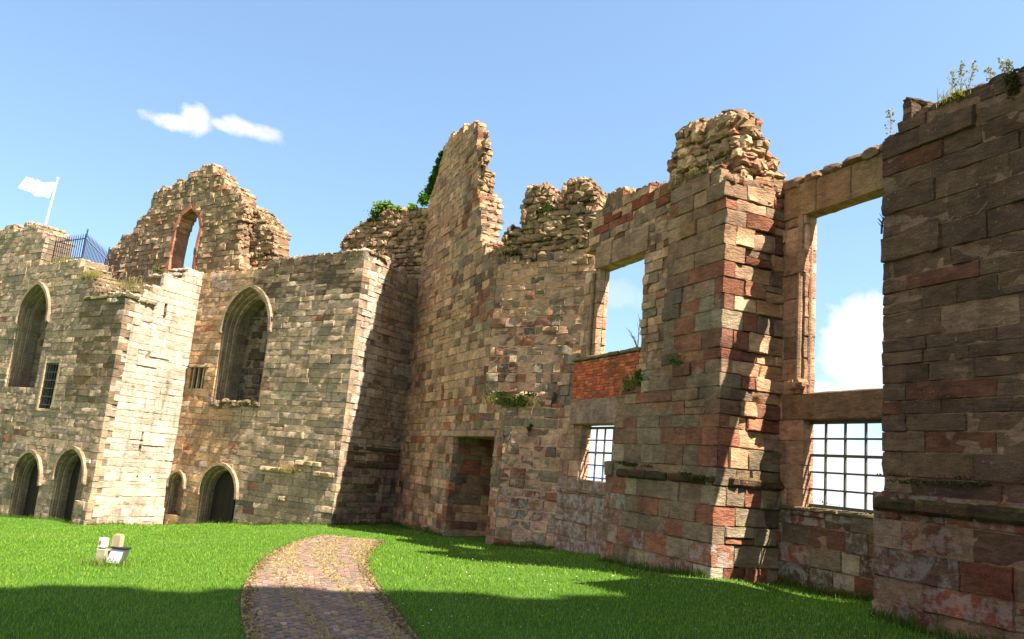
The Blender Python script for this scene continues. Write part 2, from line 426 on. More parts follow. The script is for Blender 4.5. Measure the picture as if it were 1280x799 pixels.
def masonry(mb, W, poly, v0=0., thick=.9, holes=(), seed=1, ch=(.28, .40), bl=(.4, .85), pal=None, rag=.0, rough=.010, bev=.008, gap=.010,
            depth=.2, zs=None, breaks=(), rcorner=None, lskip=False, rsh=0., tilt=0., core=True, cap=True, corecol=(.19, .155, .115, 1),
            rigid=(), capsize=.22, wob=.013, cell=.16, rocks=0., rshcore=None, coff=.016):
    rng = np.random.default_rng(seed)
    zmin = min(p[1] for p in poly); zmax = max(p[1] for p in poly)
    if zs is None: zs = courses(zmin, zmax + .01, ch, seed + 7, breaks)
    prev_top = None; rows = []
    for ci in range(len(zs) - 1):
        z0, z1 = zs[ci], zs[ci + 1]
        if z1 <= zmin + .02 or z0 >= zmax - .02: continue
        zm = min(max((z0 + z1) / 2, zmin + .01), zmax - .01)
        iv = scan(poly, zm)
        if rag:
            jj = []
            for a, b in iv:
                aj = 0 if any(abs(a - r) < .12 for r in rigid) else rng.uniform(-rag, rag); bj = 0 if any(abs(b - r) < .12 for r in rigid) else rng.uniform(-rag, rag)
                if b + bj - a - aj > .1: jj.append((a + aj, b + bj))
            iv = jj
        hs = []
        for h in holes: hs += scan(h, zm)
        iv = subtract(iv, hs); rows.append((ci, z0, z1, iv)); thk = thick(zm) if callable(thick) else thick
        for a, b in iv:
            if b - a < .06: continue
            atcorner = rcorner is not None and abs(b - rcorner) < .1
            if core:
                mb.box(W, a + (.02 if not lskip else .20 if b - a > .8 else .05), b - (.10 if atcorner else .02), v0 + coff, v0 + thk, z0, z1, corecol, sh1=(rsh if rshcore is None else rshcore) if atcorner else 0)
            x = a
            if lskip and a < .1: x = a + min(qd(ci), .55 * (b - a)) + gap
            first = True
            while x < b - .02:
                l = rng.uniform(*bl)
                if first and not lskip: l *= rng.uniform(.5, 1.0)
                e = x + l
                if b - e < bl[0] * .55: e = b
                last = e >= b - 1e-6
                if last and atcorner and (e - x) < .25 and False: pass
                dp = min(qd(ci), .55 * thk) if (last and atcorner) else depth
                c = pal(((x + e) / 2), zm, rng) if pal else (.3, .27, .22, 1)
                if rng.random() < rocks:
                    rock(mb, W, (x + e) / 2, v0 + depth * .3 + rng.normal(0, .02), (z0 + z1) / 2 + rng.normal(0, .025), (e - x) * rng.uniform(.9, 1.2), depth * 1.3, (z1 - z0) * rng.uniform(.9, 1.35), c, rng, .2)
                else:
                    # split some stones into two thin beds
                    if rng.random() < .10 and z1 - z0 > .24 and not (last and atcorner):
                        zz = z0 + (z1 - z0) * rng.uniform(.35, .65)
                        for q0, q1 in ((z0, zz), (zz, z1)):
                            stone_block(mb, W, x + gap * .25, e - gap * .25, q0 + gap / 2, q1 - gap / 2, v0, dp, pal((x + e) / 2, zm, rng) if pal else c, rng, rough, bev, wob, tilt=tilt, cell=cell)
                    else:
                        stone_block(mb, W, x + gap * .25, e - (gap * .25 if not (last and atcorner) else 0), z0 + gap / 2, z1 - gap / 2, v0, dp, c, rng, rough, bev, wob,
                                    sh1=rsh if (last and atcorner) else 0, tilt=0 if (last and atcorner) else tilt, cell=cell)
                x = e; first = False
    if cap:   # loose stones where the top of a course is exposed
        for k, (ci, z0, z1, iv) in enumerate(rows):
            above = rows[k + 1][3] if k + 1 < len(rows) else []
            hs = [];
            for h in holes: hs += scan(h, z1 + .03)
            for a, b in subtract(subtract(iv, above), hs):
                u = a + .02
                while u < b - .03:
                    l = min(rng.uniform(.7, 1.5) * capsize, b - u)
                    v = v0 + .02
                    while v < v0 + (thick(z1) if callable(thick) else thick) - .05:
                        w = rng.uniform(.8, 1.5) * capsize
                        c = pal(u, z1, rng) if pal else (.3, .27, .22, 1)
                        hh = rng.uniform(.35, .8) * capsize
                        if l > .05: rock(mb, W, u + l / 2, v + w / 2, z1 + hh * .28, l * 1.1, w * 1.05, hh, c, rng, .25)
                        v += w
                    u += max(l, .06)
    return mb


def P(cols, wts, var=.16, lime=0.):
    cols = np.array(cols, float); wts = np.array(wts, float) / sum(wts)
    def f(u, z, rng):
        c = cols[rng.choice(len(cols), p=wts)] * rng.lognormal(0, var); return (*np.clip(c, 0, .8), 1 - lime if rng.random() < .6 else 1)
    return f
PALE = [tuple(1.12 * q for q in c) for c in [(.345, .275, .185), (.30, .24, .165), (.38, .31, .215), (.255, .215, .165), (.33, .245, .135), (.27, .15, .10), (.205, .17, .125)]]
pal_left = P([(.88 * a, .90 * b_, .95 * c) for a, b_, c in PALE], [5, 5, 4, 3.5, .4, .15, .3], .05)
pal_sunlit = P([(.42, .385, .325), (.39, .355, .30), (.45, .415, .36), (.41, .34, .285)], [4, 4, 3, 1.2], .08)  # paler stone for the sun-facing returns, sunlight put into the colour
REDS = [tuple(.80 * q * k for q, k in zip(c, (.88, 1.12, 1.16))) for c in [(.25, .105, .07), (.30, .14, .09), (.20, .10, .075), (.215, .165, .12), (.26, .215, .155), (.165, .13, .10), (.32, .26, .18), (.23, .17, .12)]]
_tall_pale = P(PALE, [5, 5, 4, 3.5, .7, .8, .6], .07); _red = P(REDS, [4, 4, 3, 4, 4, 3, 2, 4], .12); _redlime = P(REDS, [4, 4, 3, 3, 3, 2, 2, 3], .17, .55)
_redgrey = P([tuple(.74 * q for q in c) for c in [(.215, .165, .12), (.26, .215, .155), (.165, .13, .10), (.23, .17, .12)]], [3, 2, 2, 3], .09)
_brown = P([(.092, .074, .056), (.102, .082, .060), (.085, .070, .055), (.112, .090, .064), (.108, .060, .044), (.088, .068, .055)], [4, 4, 4, 2.5, 1., 2], .09)
_brownred = P([(.125, .055, .038), (.14, .07, .048), (.105, .075, .06), (.125, .095, .07), (.19, .17, .14)], [3, 3, 3, 3, 1], .16, .35)
def clump(u, z, k=0.): return .5 + .5 * math.sin(1.1 * u + k + 1.8 * math.sin(.8 * z + k)) * math.sin(1.25 * z + 2 * k + 1.3 * math.sin(.9 * u))
def pal_tall(u, z, rng):
    t = (u - UCO) / (UT - UCO)
    p = .05 + 1.35 * max(0, t - .40) * clump(u, z, 1.) * 1.3 + (.30 if 2.4 < z < 3.6 and t < .4 else 0) + (.35 if z < -.9 else 0) + (.2 if z < 3.2 and t > .7 else 0)
    return (_red if rng.random() < p else _tall_pale)(u, z, rng)
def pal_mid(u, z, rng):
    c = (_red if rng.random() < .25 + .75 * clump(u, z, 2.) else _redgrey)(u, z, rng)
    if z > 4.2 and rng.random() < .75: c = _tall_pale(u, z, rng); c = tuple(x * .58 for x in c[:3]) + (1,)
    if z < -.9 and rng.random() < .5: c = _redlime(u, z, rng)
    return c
def pal_splay(u, z, rng):
    if z > 4.6 and rng.random() < .6: return _tall_pale(u, z, rng)
    if z < -.6: return _redlime(u, z, rng)
    c = (_red if rng.random() < .74 else _tall_pale)(u, z, rng)
    return c[:3] + (.8,)
def pal_right(u, z, rng): return (_brownred if z < 0 and rng.random() < .95 else _brown)(u, z, rng)
def pal_sill(u, z, rng): c = _redlime(u, z, rng); return tuple(x * .75 for x in c[:3]) + (c[3],)
pal_rub = P([(.34, .28, .21), (.28, .22, .165), (.22, .18, .14), (.30, .20, .15), (.40, .34, .26), (.25, .15, .11)], [4, 4, 3, 2, 2, 1.5], .22)
pal_rubw = P([(.31, .26, .205), (.26, .215, .165), (.21, .175, .135), (.27, .19, .15), (.17, .14, .11)], [4, 4, 2, 2, 2], .18)
pal_brick = P([(.40, .115, .05), (.34, .09, .045), (.28, .08, .05), (.44, .17, .08), (.20, .08, .055)], [4, 4, 3, 2, 2], .14)

PLAIN = Wall((0, 0), (1, 0))
def thing(name, label, cat, loc, group=None):
    o = bpy.data.objects.new(name, None); COL.objects.link(o); o.location = loc; o.empty_display_size = .3
    o['label'] = label; o['category'] = cat; o['_w'] = list(map(float, loc))
    if group: o['group'] = group
    return o
def tag(o, label, cat, group=None):
    o['label'] = label; o['category'] = cat
    if group: o['group'] = group
    return o
def struct(o, kind='structure'):
    o['kind'] = kind; return o
def base_at(w, u, v=0.):
    q = w.at(u, v); return (float(q[0]), float(q[1]), float(zg(q[0], q[1])))

ZB = -4.4
ZS_MAIN = None
# ================================================================== HALL WALL (right half of the picture)
hall = thing('ruined_hall_wall', 'long roofless red and brown sandstone wall with broken tops, piers and two empty window openings', 'ruin', base_at(M, -4))

# --- right pier
mb = MB()
top = M.poly([(1102, 300), (1102, 183), (1106, 172), (1124, 164), (1125, 141), (1160, 130), (1165, 126), (1200, 112), (1206, 118), (1240, 104), (1285, 88)])
zr = top[-1][1]
poly = [(0, -.02)] + [(max(0, u) if i < 2 else u, z) for i, (u, z) in enumerate(top)] + [(9.0, zr + .4), (9.0, -.02)]
zsr = courses(-.02, zr + .5, (.17, .36), 5)
masonry(mb, M, poly, 0, 1.6, seed=11, zs=zsr, bl=(.5, 1.3), pal=pal_right, rough=.02, bev=.009, gap=.010, rag=.03, capsize=.2, cell=.12, rigid=(0, 9.0))
pier_r = mb.build('pier', M_RED, hall, True)
mb = MB()
masonry(mb, M, [(-.07, -2.6), (-.07, -.13), (9, -.13), (9, -2.6)], -.10, 1.5, seed=12, ch=(.27, .40), bl=(.45, 1.2), pal=pal_right, rough=.022, bev=.009, gap=.012, cap=False, cell=.12, rigid=(-.07,))
rng = np.random.default_rng(3); x = -.04
while x < 9:
    e = x + rng.uniform(.6, 1.3); stone_block(mb, M, x, e, -.16, .03, -.19, .5, (.05 * rng.uniform(.7, 1.5), .042, .024, 1), rng, .03, .05); x = e
mb.build('plinth', M_RED, pier_r, True)

# --- first window bay (between the two piers)
UJ = M.uz(1006, 400, V1)[0]                      # jamb edge
U_R = .55
z_lt = M.uz(1060, 206, V1 - .05)[1]; z_lb = M.uz(1060, 251, V1)[1]
z_us = M.uz(1060, 488, V1)[1]; z_tb = M.uz(1056, 524, V1)[1]; z_ls = M.uz(1056, 645, V1)[1]
mb = MB()
masonry(mb, M, [(UC - .5, ZB + 1.5), (UC - .5, z_ls), (U_R, z_ls), (U_R, ZB + 1.5)], V1, .75, seed=21, ch=(.22, .34), bl=(.35, .9), pal=pal_sill, rough=.02, bev=.009, cap=False, gap=.012, breaks=(z_ls,))
rng = np.random.default_rng(4); x = UC + .02
while x < U_R: e = x + rng.uniform(.4, .8); stone_block(mb, M, x, min(e, U_R), z_ls, z_ls + .07, V1 - .05, .5, (.15, .14, .085, 1), rng, .02, .03); x = e
mb.build('sill_wall', M_RED, hall, True)
# jamb panel with its lit reveal
mb = MB()
masonry(mb, M, [(UC - .3, z_ls + .02), (UC - .3, z_lb), (UJ, z_lb), (UJ, z_ls + .02)], V1, .26, seed=22, ch=(.34, .5), bl=(.3, .5), pal=P([(.33, .25, .18), (.29, .20, .15), (.25, .2, .15)], [3, 2, 2]), rough=.008, bev=.007, cap=False, rcorner=UJ, gap=.008)
jr = Wall(M.at(UJ, V1), M.b)
masonry(mb, jr, [(0, z_ls + .02), (0, z_lb), (.26, z_lb), (.26, z_ls + .02)], 0, .3, seed=23, ch=(.34, .5), bl=(.3, .5), pal=P([(.42, .35, .26), (.38, .31, .23), (.36, .26, .2)], [3, 2, 2]), rough=.006, bev=.007, cap=False, gap=.008, core=False, zs=courses(z_ls + .02, z_lb, (.34, .5), 29), lskip=True)
# slim shaft beside the reveal
for v, r in ((V1 - .03, .055), (V1 + .13, .045)):
    q = M.xyz(UJ - .10 if v < V1 else UJ - .01, v, 0); mb.tube([(q[0], q[1], z_us), (q[0], q[1], z_lb)], r, n=8, col=(.28, .23, .17, 1))
for k in range(3): rock(mb, M, UJ - .18 + .09 * k, V1 - .08, z_us + .12 + .03 * k, .2, .25, .14, (.30, .22, .16, 1), rng, .3)
mb.build('window_jamb', M_RED, hall, True)
# lintel with stones on it, transom
mb = MB(); x = UC - .15; k = 0
lin = M.poly([(985, 218), (1102, 184)], V1)
nst = 5; us = np.linspace(UC + .0, U_R, nst + 1)
for k in range(nst): stone_block(mb, M, us[k] + .003, us[k + 1] - .003, z_lb, z_lt, V1 - .02, .30, (.215 * (1 + .1 * math.sin(k * 2.)), .17, .105, 1), rng, .008, .012)
x = us[0] - .1
while x < U_R:
    l = rng.uniform(.3, .75); rock(mb, M, x + l / 2, V1 + .13, z_lt + .07, l, .42, rng.uniform(.12, .24), (.20, .175, .125, 1), rng, .06); x += l
mb.build('lintel', M_RED, hall, True)
mb = MB(); us = [UC + .05, (UC + U_R) / 2 + .3, U_R]
for k in range(2): stone_block(mb, M, us[k], us[k + 1], z_tb, z_us, V1 - .03, .30, (.16, .12, .08, 1), rng, .012, .02)
mb.build('transom', M_RED, hall, True)
# grille
def grille(u0, u1, z0, z1, v, nv, nh, name, uoff=.0):
    g = MB()
    for (a, b, c, d) in ((u0 - .05, u1 + .05, z1 - .035, z1 + .025), (u0 - .05, u1 + .05, z0 - .02, z0 + .035), (u0 - .055, u0 + .0, z0, z1), (u1, u1 + .055, z0, z1)):
        g.box(M, a, b, v - .03, v + .03 - (.002 if d - c > .2 else 0), c, d, (.1, .1, .1, 1))
    fr = g.build(name, M_FRAME, hall)
    for k in range(nv):
        u = u0 + (u1 - u0) * (k + 1) / (nv + 1); m = MB(); m.box(M, u - .017, u + .017, v - .017, v + .017, z0 + .02, z1 - .02); m.build('bar', M_FRAME, fr)
    for k in range(nh):
        z = z0 + (z1 - z0) * (k + 1) / (nh + 1); m = MB(); t = .024 if k == nh // 2 else .016; m.box(M, u0, u1, v - .024, v + .012, z - t, z + t); m.build('bar', M_FRAME, fr)
    return fr
gu0 = M.uz(1009, 580, V1 + .2)[0]; gu1 = M.uz(1110, 580, V1 + .2)[0]
grille(gu0, gu1, z_ls + .10, z_tb - .02, V1 + .2, 3, 4, 'window_grille')

# --- middle pier
mb = MB()
zsm = courses(ZB + 1.6, 7.5, (.20, .38), 31)
t_ = M.poly([(838, 238), (872, 226), (880, 213), (905, 222), (912, 217)])
ztop = t_[-1][1]
uL = t_[0][0]; uLL = M.uz(763, 610)[0]; z_pl = M.uz(770, 500)[1]; z_lg = M.uz(860, 595)[1]
poly = [(uLL, z_lg), (uLL, z_pl), (uLL + .5, z_pl + .05), (uL - .05, z_pl + .5), (uL, z_pl + .6)] + t_[:-1] + [(UC, ztop), (UC, z_lg)]
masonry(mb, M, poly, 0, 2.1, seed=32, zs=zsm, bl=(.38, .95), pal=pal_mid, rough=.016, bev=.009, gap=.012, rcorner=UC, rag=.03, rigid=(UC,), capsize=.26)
rt = RET.poly([(912, 217), (950, 240), (985, 262)])
masonry(mb, RET, [(0, z_lg)] + [(0, rt[0][1]), rt[1], (V1 + .1, rt[2][1]), (V1 + .1, z_lg)], 0, .6, seed=33, zs=zsm, bl=(.3, .75), pal=lambda u, z, r: (_red if r.random() < .55 else _tall_pale)(u, z, r), rough=.035, bev=.016, gap=.014, lskip=True, core=False, tilt=.012, rag=0, capsize=.25, wob=.014)
pier_m = mb.build('pier', M_RED, hall, True)
mb = MB()
UCp = UC + .06
masonry(mb, M, [(uLL - .12, ZB + 1.6), (uLL - .12, z_lg - .10), (UCp, z_lg - .10), (UCp, ZB + 1.6)], -.08, 1.8, seed=34, ch=(.26, .40), bl=(.35, .95), pal=lambda u, z, r: (_redlime if z < -1.0 or u < uLL + .5 else _red)(u, z, r), rough=.02, bev=.009, gap=.012, cap=False, rcorner=UCp)
RETp = Wall(M.at(UCp, -.08), M.b)
masonry(mb, RETp, [(0, ZB + 1.6), (0, z_lg - .10), (V1 + .25, z_lg - .10), (V1 + .25, ZB + 1.6)], 0, .5, seed=35, zs=courses(ZB + 1.6, z_lg - .09, (.26, .40), 41), bl=(.3, .8), pal=lambda u, z, r: _red(u, z, r), rough=.03, bev=.016, lskip=True, core=False, cap=False)
x = uLL + .38
while x < UCp - .02: e = min(x + rng.uniform(.4, .8), UCp); stone_block(mb, M, x, e, z_lg - .13, z_lg + .04, -.145, .4, (.048 * rng.uniform(.7, 1.6), .042, .022, 1), rng, .035, .05); x = e
x = .0
while x < V1: e = min(x + rng.uniform(.4, .8), V1 + .1); stone_block(mb, RETp, x + (.3 if x == 0 else 0), e, z_lg - .13, z_lg + .06, -.05, .4, (.08, .065, .04, 1), rng, .04, .05); x = e
mb.build('plinth', M_RED, pier_m, True)
# rubble crown on the middle pier
mb = MB()
rub = dict(coff=.13, ch=(.08, .22), bl=(.12, .42), pal=pal_rub, rough=.05, bev=.03, gap=.012, depth=.22, rag=.07, tilt=.09, wob=.022, capsize=.2, rocks=.62, corecol=(.17, .13, .095, 1), cell=.11)
cr = M.poly([(837, 240), (834, 213), (843, 188), (850, 162), (872, 155), (898, 150), (908, 143), (922, 147), (925, 222)], .35)
zc0 = cr[0][1] - .5; uC1 = cr[-1][0]
masonry(mb, M, [(cr[0][0], zc0)] + cr + [(uC1, zc0)], .35, .6, seed=36, rcorner=None, **rub)
CRR = Wall(M.at(uC1, .38), M.b)
cr2 = CRR.poly([(925, 147), (941, 150), (944, 163), (958, 178), (962, 190), (975, 205), (976, 222), (986, 232), (990, 262)])
masonry(mb, CRR, [(0, zc0 - .3), (0, cr2[0][1])] + cr2[1:] + [(cr2[-1][0], zc0 - .3)], 0, 1.2, seed=37, **rub)
mb.build('rubble_crown', M_RUB, pier_m)

# --- second window bay
uQ = M.uz(803, 380, V2)[0]                        # right edge of upper opening
uO = M.uz(747, 385, V2)[0]                        # left edge of upper opening
uRt = M.uz(845, 330, V2)[0] + .6
z2t = M.uz(784, 323, V2)[1]; z2s = M.uz(775, 440, V2)[1]; z2l = M.uz(784, 294, V2)[1]
u2o = M.uz(724, 575, V2)[0]; z2wb = M.uz(750, 619, V2)[1]; z2wt = M.uz(750, 531, V2)[1]; z2lin = M.uz(745, 500, V2)[1]
uS = M.uz(706, 640, V2)[0]
mb = MB()
topw = M.poly([(742, 275), (747, 264), (758, 252), (772, 243), (800, 241), (812, 236), (836, 228), (860, 222)], V2)
polyw = [(topw[0][0] - .4, z2l - .9)] + topw + [(uRt, topw[-1][1]), (uRt, ZB + 1.5), (uQ, ZB + 1.5), (uQ, z2l), (topw[0][0] - .4, z2l)]
polyw = [(topw[0][0] - .4, z2l)] + topw + [(uRt, topw[-1][1]), (uRt, ZB + 1.5), (uQ, ZB + 1.5), (uQ, z2l)]
def pal_b2(u, z, rng):
    if z > z2l + .25 and rng.random() < .35: return (.19, .07, .045, 1)
    return (_red if rng.random() < .35 else _tall_pale)(u, z, rng)
masonry(mb, M, polyw, V2, .42, seed=51, ch=(.17, .28), bl=(.25, .6), pal=pal_b2, rough=.025, bev=.009, rag=.05, rigid=(uQ, uRt), capsize=.22, breaks=(z2l,), rcorner=None)
wallb = mb.build('window_wall', M_RED, hall, True)
mb = MB()
us = np.linspace(uO - .2, uQ + .12, 4)
for k in range(3): stone_block(mb, M, us[k] + .003, us[k + 1] - .003, z2t, z2l - .005, V2 - .04, .42, (.25, .205, .15, 1), rng, .008, .014)
mb.build('lintel', M_RED, wallb, True)
# left jamb of the upper opening with lit reveal
mb = MB()
uJ0 = M.uz(735, 400, V2)[0] - .3
pj = P([(.33, .28, .21), (.29, .23, .17), (.36, .31, .24)], [3, 3, 2])
masonry(mb, M, [(uJ0, z2s - .05), (uJ0, z2t), (uO, z2t), (uO, z2s - .05)], V2, .3, seed=52, ch=(.3, .45), bl=(.25, .45), pal=pj, rough=.008, bev=.007, cap=False, rcorner=uO)
jr2 = Wall(M.at(uO, V2), M.b)
masonry(mb, jr2, [(0, z2s - .05), (0, z2t), (.3, z2t), (.3, z2s - .05)], 0, .3, seed=53, zs=courses(z2s - .05, z2t, (.3, .45), 59), bl=(.3, .5), pal=P([(.42, .36, .28), (.38, .32, .25), (.36, .27, .21)], [3, 2, 1]), rough=.008, bev=.007, cap=False, core=False, lskip=True)
q = M.xyz(uO - .22, V2 - .05, 0); mb.tube([(q[0], q[1], z2s), (q[0], q[1], z2t - .1)], .05, n=8, col=(.26, .22, .17, 1))
mb.build('window_jamb', M_RED, wallb, True)
# brick infill under the upper opening
mb = MB()
uB0 = M.uz(718, 470, V2)[0]; 
brk = dict(bl=(.20, .235), pal=pal_brick, rough=.008, bev=.006, gap=.012, depth=.1, tilt=.015, wob=.005, cell=.1, corecol=(.28, .22, .17, 1))
masonry(mb, M, [(uB0, z2lin), (uB0, z2s - .06), (uQ, z2s - .06), (uQ, z2lin)], V2 - .02, .4, seed=54, ch=(.072, .078), cap=False, **brk)
x = uB0 - .05
while x < uQ + .05: e = x + rng.uniform(.35, .6); stone_block(mb, M, x, min(e, uQ + .06), z2s - .06, z2s + .03, V2 - .08, .5, (.13, .13, .085, 1), rng, .02, .025); x = e
mb.build('brick_infill', M_BRICK, wallb, True)
# stone lintel over the barred window, jambs, sill wall
mb = MB(); uL2 = M.uz(717, 512, V2 - .06)[0]
stone_block(mb, M, uL2, uQ, z2wt + .01, z2lin, V2 - .16, .5, (.235, .215, .185, 1), rng, .008, .02)
mb.build('lintel', M_RED, wallb, True)
mb = MB()
masonry(mb, M, [(uS - .5, ZB + 1), (uS - .5, z2wb), (uQ + .1, z2wb), (uQ + .1, ZB + 1)], V2 - .02, .5, seed=55, ch=(.26, .4), bl=(.4, .8), pal=lambda u, z, r: (.19, .155, .125, .3), rough=.02, bev=.015, cap=False)
masonry(mb, M, [(uS - .5, z2wb + .01), (uS - .5, z2wt), (u2o, z2wt), (u2o, z2wb + .01)], V2, .3, seed=56, ch=(.3, .42), bl=(.3, .5), pal=P([(.25, .21, .16), (.22, .17, .13)], [2, 1]), rough=.01, bev=.009, cap=False, rcorner=u2o)
jr3 = Wall(M.at(u2o, V2), M.b)
masonry(mb, jr3, [(0, z2wb), (0, z2wt), (.3, z2wt), (.3, z2wb)], 0, .3, seed=57, ch=(.3, .42), bl=(.3, .5), pal=P([(.38, .31, .23), (.33, .24, .18)], [2, 1]), rough=.02, bev=.009, cap=False, core=False, lskip=True)
stone_block(mb, M, uS + .1, uQ + .1, z2wb, z2wb + .06, V2 - .07, .5, (.2, .18, .12, 1), rng, .02, .02)
masonry(mb, M, [(uS - 1.0, ZB + 1), (uS - 1.0, z2s + .2), (uB0 - .01, z2s + .2), (uB0 - .01, z2wb - .05), (uS - .5, z2wb - .05), (uS - .5, ZB + 1)], V2 + .03, .4, seed=58, ch=(.22, .34), bl=(.3, .6), pal=pal_splay, rough=.02, cap=False)
mb.build('sill_wall', M_RED, wallb, True)
g0 = M.uz(734, 575, V2 + .25)[0]
grille(g0, g0 + 1.25, z2wb + .08, z2wt - .05, V2 + .25, 2, 4, 'window_grille')

# --- splayed wall between tall wall and second window
mb = MB()
uend = SPL.uz(706, 620)[0]; uendU = SPU.uz(738, 420)[0]; z_led = SPL.uz(650, 503)[1]
masonry(mb, SPL, [(-.0, ZB + .8), (0, z_led), (uend * .55, z_led + .1), (uend, z_led - .1), (uend, ZB + .8)], 0, .42, seed=61, ch=(.22, .36), bl=(.3, .75), pal=pal_splay, rough=.022, bev=.012, gap=.034, coff=.008, corecol=(.36, .305, .245, 1), wob=.028, rag=0, lskip=False, capsize=.26)
tp = SPU.poly([(622, 322), (640, 330), (655, 330)])
zsu = courses(2.2, 12, (.2, .33), 62)
up = SPU.poly([(624, 322), (655, 325), (700, 318), (738, 315)])
masonry(mb, SPU, [(0, z_led - .4), (0, up[0][1])] + up[1:] + [(uendU, up[-1][1]), (uendU, z_led - .4)], 0, .55, seed=63, zs=zsu, bl=(.25, .6), pal=pal_splay, rough=.022, bev=.012, gap=.034, coff=.008, corecol=(.36, .305, .245, 1), wob=.028, cap=False)
splay = mb.build('window_splay', M_RED, hall, True)
mb = MB()
pil = SPU.poly([(628, 330), (629, 289), (640, 286), (651, 290), (650, 268), (654, 250), (659, 238), (672, 231), (683, 234), (689, 242), (692, 266), (699, 244), (703, 234), (716, 225), (726, 223), (736, 229), (746, 243), (750, 258), (747, 272), (742, 290), (742, 330)], .05)
rubp = dict(rub); rubp.update(pal=pal_rubw, bl=(.14, .50), ch=(.10, .26))
masonry(mb, SPU, pil, .05, .7, seed=64, **rubp)
mb.build('rubble_crown', M_RUB, splay)

# --- tall wall with the doorway
mb = MB()
zst = courses(ZB, 14.5, (.20, .36), 71)
edgeL = UCO
tw = M.poly([(527, 300), (534, 262), (546, 222), (551, 198), (554, 186), (559, 181), (562, 170), (572, 167), (575, 162), (586, 161), (590, 156), (598, 160), (596, 182), (598, 215), (598, 240), (601, 262), (602, 292), (604, 312), (624, 316)])
tw = [(max(u, UCO), z) for u, z in tw]
dl, dr = M.uz(566, 560)[0], M.uz(617, 555)[0]; dz = M.uz(588, 545)[1]
door_hole = [(dl, ZB - 1), (dl, dz), (dr, dz), (dr, ZB - 1)]
dlow = M.uz(604, 650)[0]
poly = [(UCO, ZB), (UCO, tw[0][1])] + tw + [(UT, tw[-1][1]), (UT, z_led), (UL, z_led), (UL, ZB)]
uE = M.uz(599, 240)[0]
END = Wall(M.at(uE - .05, 0.03), M.b)
en = END.poly([(599, 320), (597, 250), (594, 185), (597, 158), (606, 160), (611, 176), (615, 192), (611, 206), (618, 222), (617, 238), (623, 252), (625, 272), (620, 287), (617, 300), (616, 322)])
_ez = sorted((z, u) for u, z in en[4:])
def tall_thick(z): return float(np.clip(np.interp(z, [a for a, _ in _ez], [b_ for _, b_ in _ez]) - .08, .32, 1.5)) if z > _ez[0][0] else 1.5
masonry(mb, M, poly, 0, tall_thick, holes=[door_hole], seed=72, zs=zst, bl=(.3, .8), pal=pal_tall, rough=.018, bev=.009, gap=.016, coff=.012, corecol=(.25, .21, .165, 1), rag=.0, rcorner=UT, rsh=.9, rshcore=.0, rigid=(UCO,), cap=True, breaks=(dz,), capsize=.22)
tall = mb.build('tall_wall', M_RED, hall, True)
# its broken, sunlit end
mb = MB()
rube = dict(rub); rube.update(pal=pal_rubw, ch=(.12, .28), bl=(.16, .5), rag=.08)
masonry(mb, END, [(max(.03, u), z) for u, z in en], 0, .3, seed=73, **rube)
mb.build('broken_end', M_RUB, tall)
# doorway: left reveal, back, lintel
mb = MB()
dj = Wall(M.at(dl, .0), M.b)
masonry(mb, dj, [(.0, ZB), (.0, dz), (2.2, dz), (2.2, ZB)], 0, .3, seed=74, ch=(.26, .36), bl=(.4, .9), pal=lambda u, z, r: tuple(x * .9 for x in (_red if r.random() < .6 else _tall_pale)(u, z, r)[:3]) + (1,), rough=.012, bev=.009, cap=False, core=True)
masonry(mb, M, [(dl, ZB), (dl, dz), (dr + .9, dz), (dr + .9, ZB)], 1.9, .3, seed=75, ch=(.26, .36), bl=(.4, .8), pal=_red, rough=.012, bev=.009, cap=False)
mb.box(M, dl + .02, dr + .3, .12, 1.9, dz + .01, dz + .3, (.14, .11, .09, 1))
mb.build('doorway_recess', M_RED, tall, True)
mb = MB(); stone_block(mb, M, M.uz(555, 545)[0], dr + .12, dz - .02, dz + .17, -.06, .4, (.27, .235, .19, 1), rng, .012, .02)
mb.build('door_lintel', M_RED, tall, True)

# ================================================================== LEFT RANGE
rangeo = thing('castle_range', 'pale weathered sandstone range with pointed arch windows, low doorways and a ruined gable', 'ruin', base_at(PB, LB / 2))

# --- second lit return and the rubble wall above it
mb = MB()
sh_pan = float((R2D @ PB.d) / (R2D @ PB.b))
zsl = courses(ZB, 12, (.19, .36), 81)
a_ = R2.poly([(456, 318), (476, 325), (494, 336)]); zled2 = R2.uz(460, 560)[1]
def pal_r2(u, z, r):
    c = (pal_sunlit if u < 1.35 and z > zled2 else pal_left)(u, z, r)  # upper front part paler: its sunlit strip is painted into the stone
    if z < zled2 - .2 and r.random() < .3: c = _red(u, z, r)
    return c
masonry(mb, R2, [(0, ZB), (0, a_[0][1]), a_[1], (a_[2][0], a_[2][1]), (L2 + .3, a_[2][1]), (L2 + .3, ZB)], 0, .8, seed=82, zs=zsl, bl=(.4, .8), pal=pal_r2, rough=.02, bev=.009, gap=.012, lskip=True, core=True, capsize=.22)
x = .7
while x < L2: e = x + rng.uniform(.5, .9); stone_block(mb, R2, x, min(e, L2), zled2 - .12, zled2 + .05, -.07, .3, (.085, .08, .05, 1), rng, .03, .04); x = e
x = .9
while x < L2: e = x + rng.uniform(.5, .9); stone_block(mb, R2, x, min(e, L2), zled2 - .75, zled2 - .55, -.06, .3, (.10, .09, .055, 1), rng, .03, .04); x = e
mb.build('buttress', M_WARM, rangeo, True)
mb = MB()
k_ = KW.poly([(424, 345), (424, 318), (427, 302), (440, 288), (452, 282), (468, 270), (478, 264), (500, 262), (520, 264), (533, 262)])
masonry(mb, KW, [k_[0]] + k_[1:-1] + [(.15, k_[-1][1]), (.15, k_[0][1] - .6), (k_[0][0], k_[0][1] - .6)], 0.0, 1.0, seed=83, **rubp)
mb.build('rubble_wall', M_RUB, rangeo)

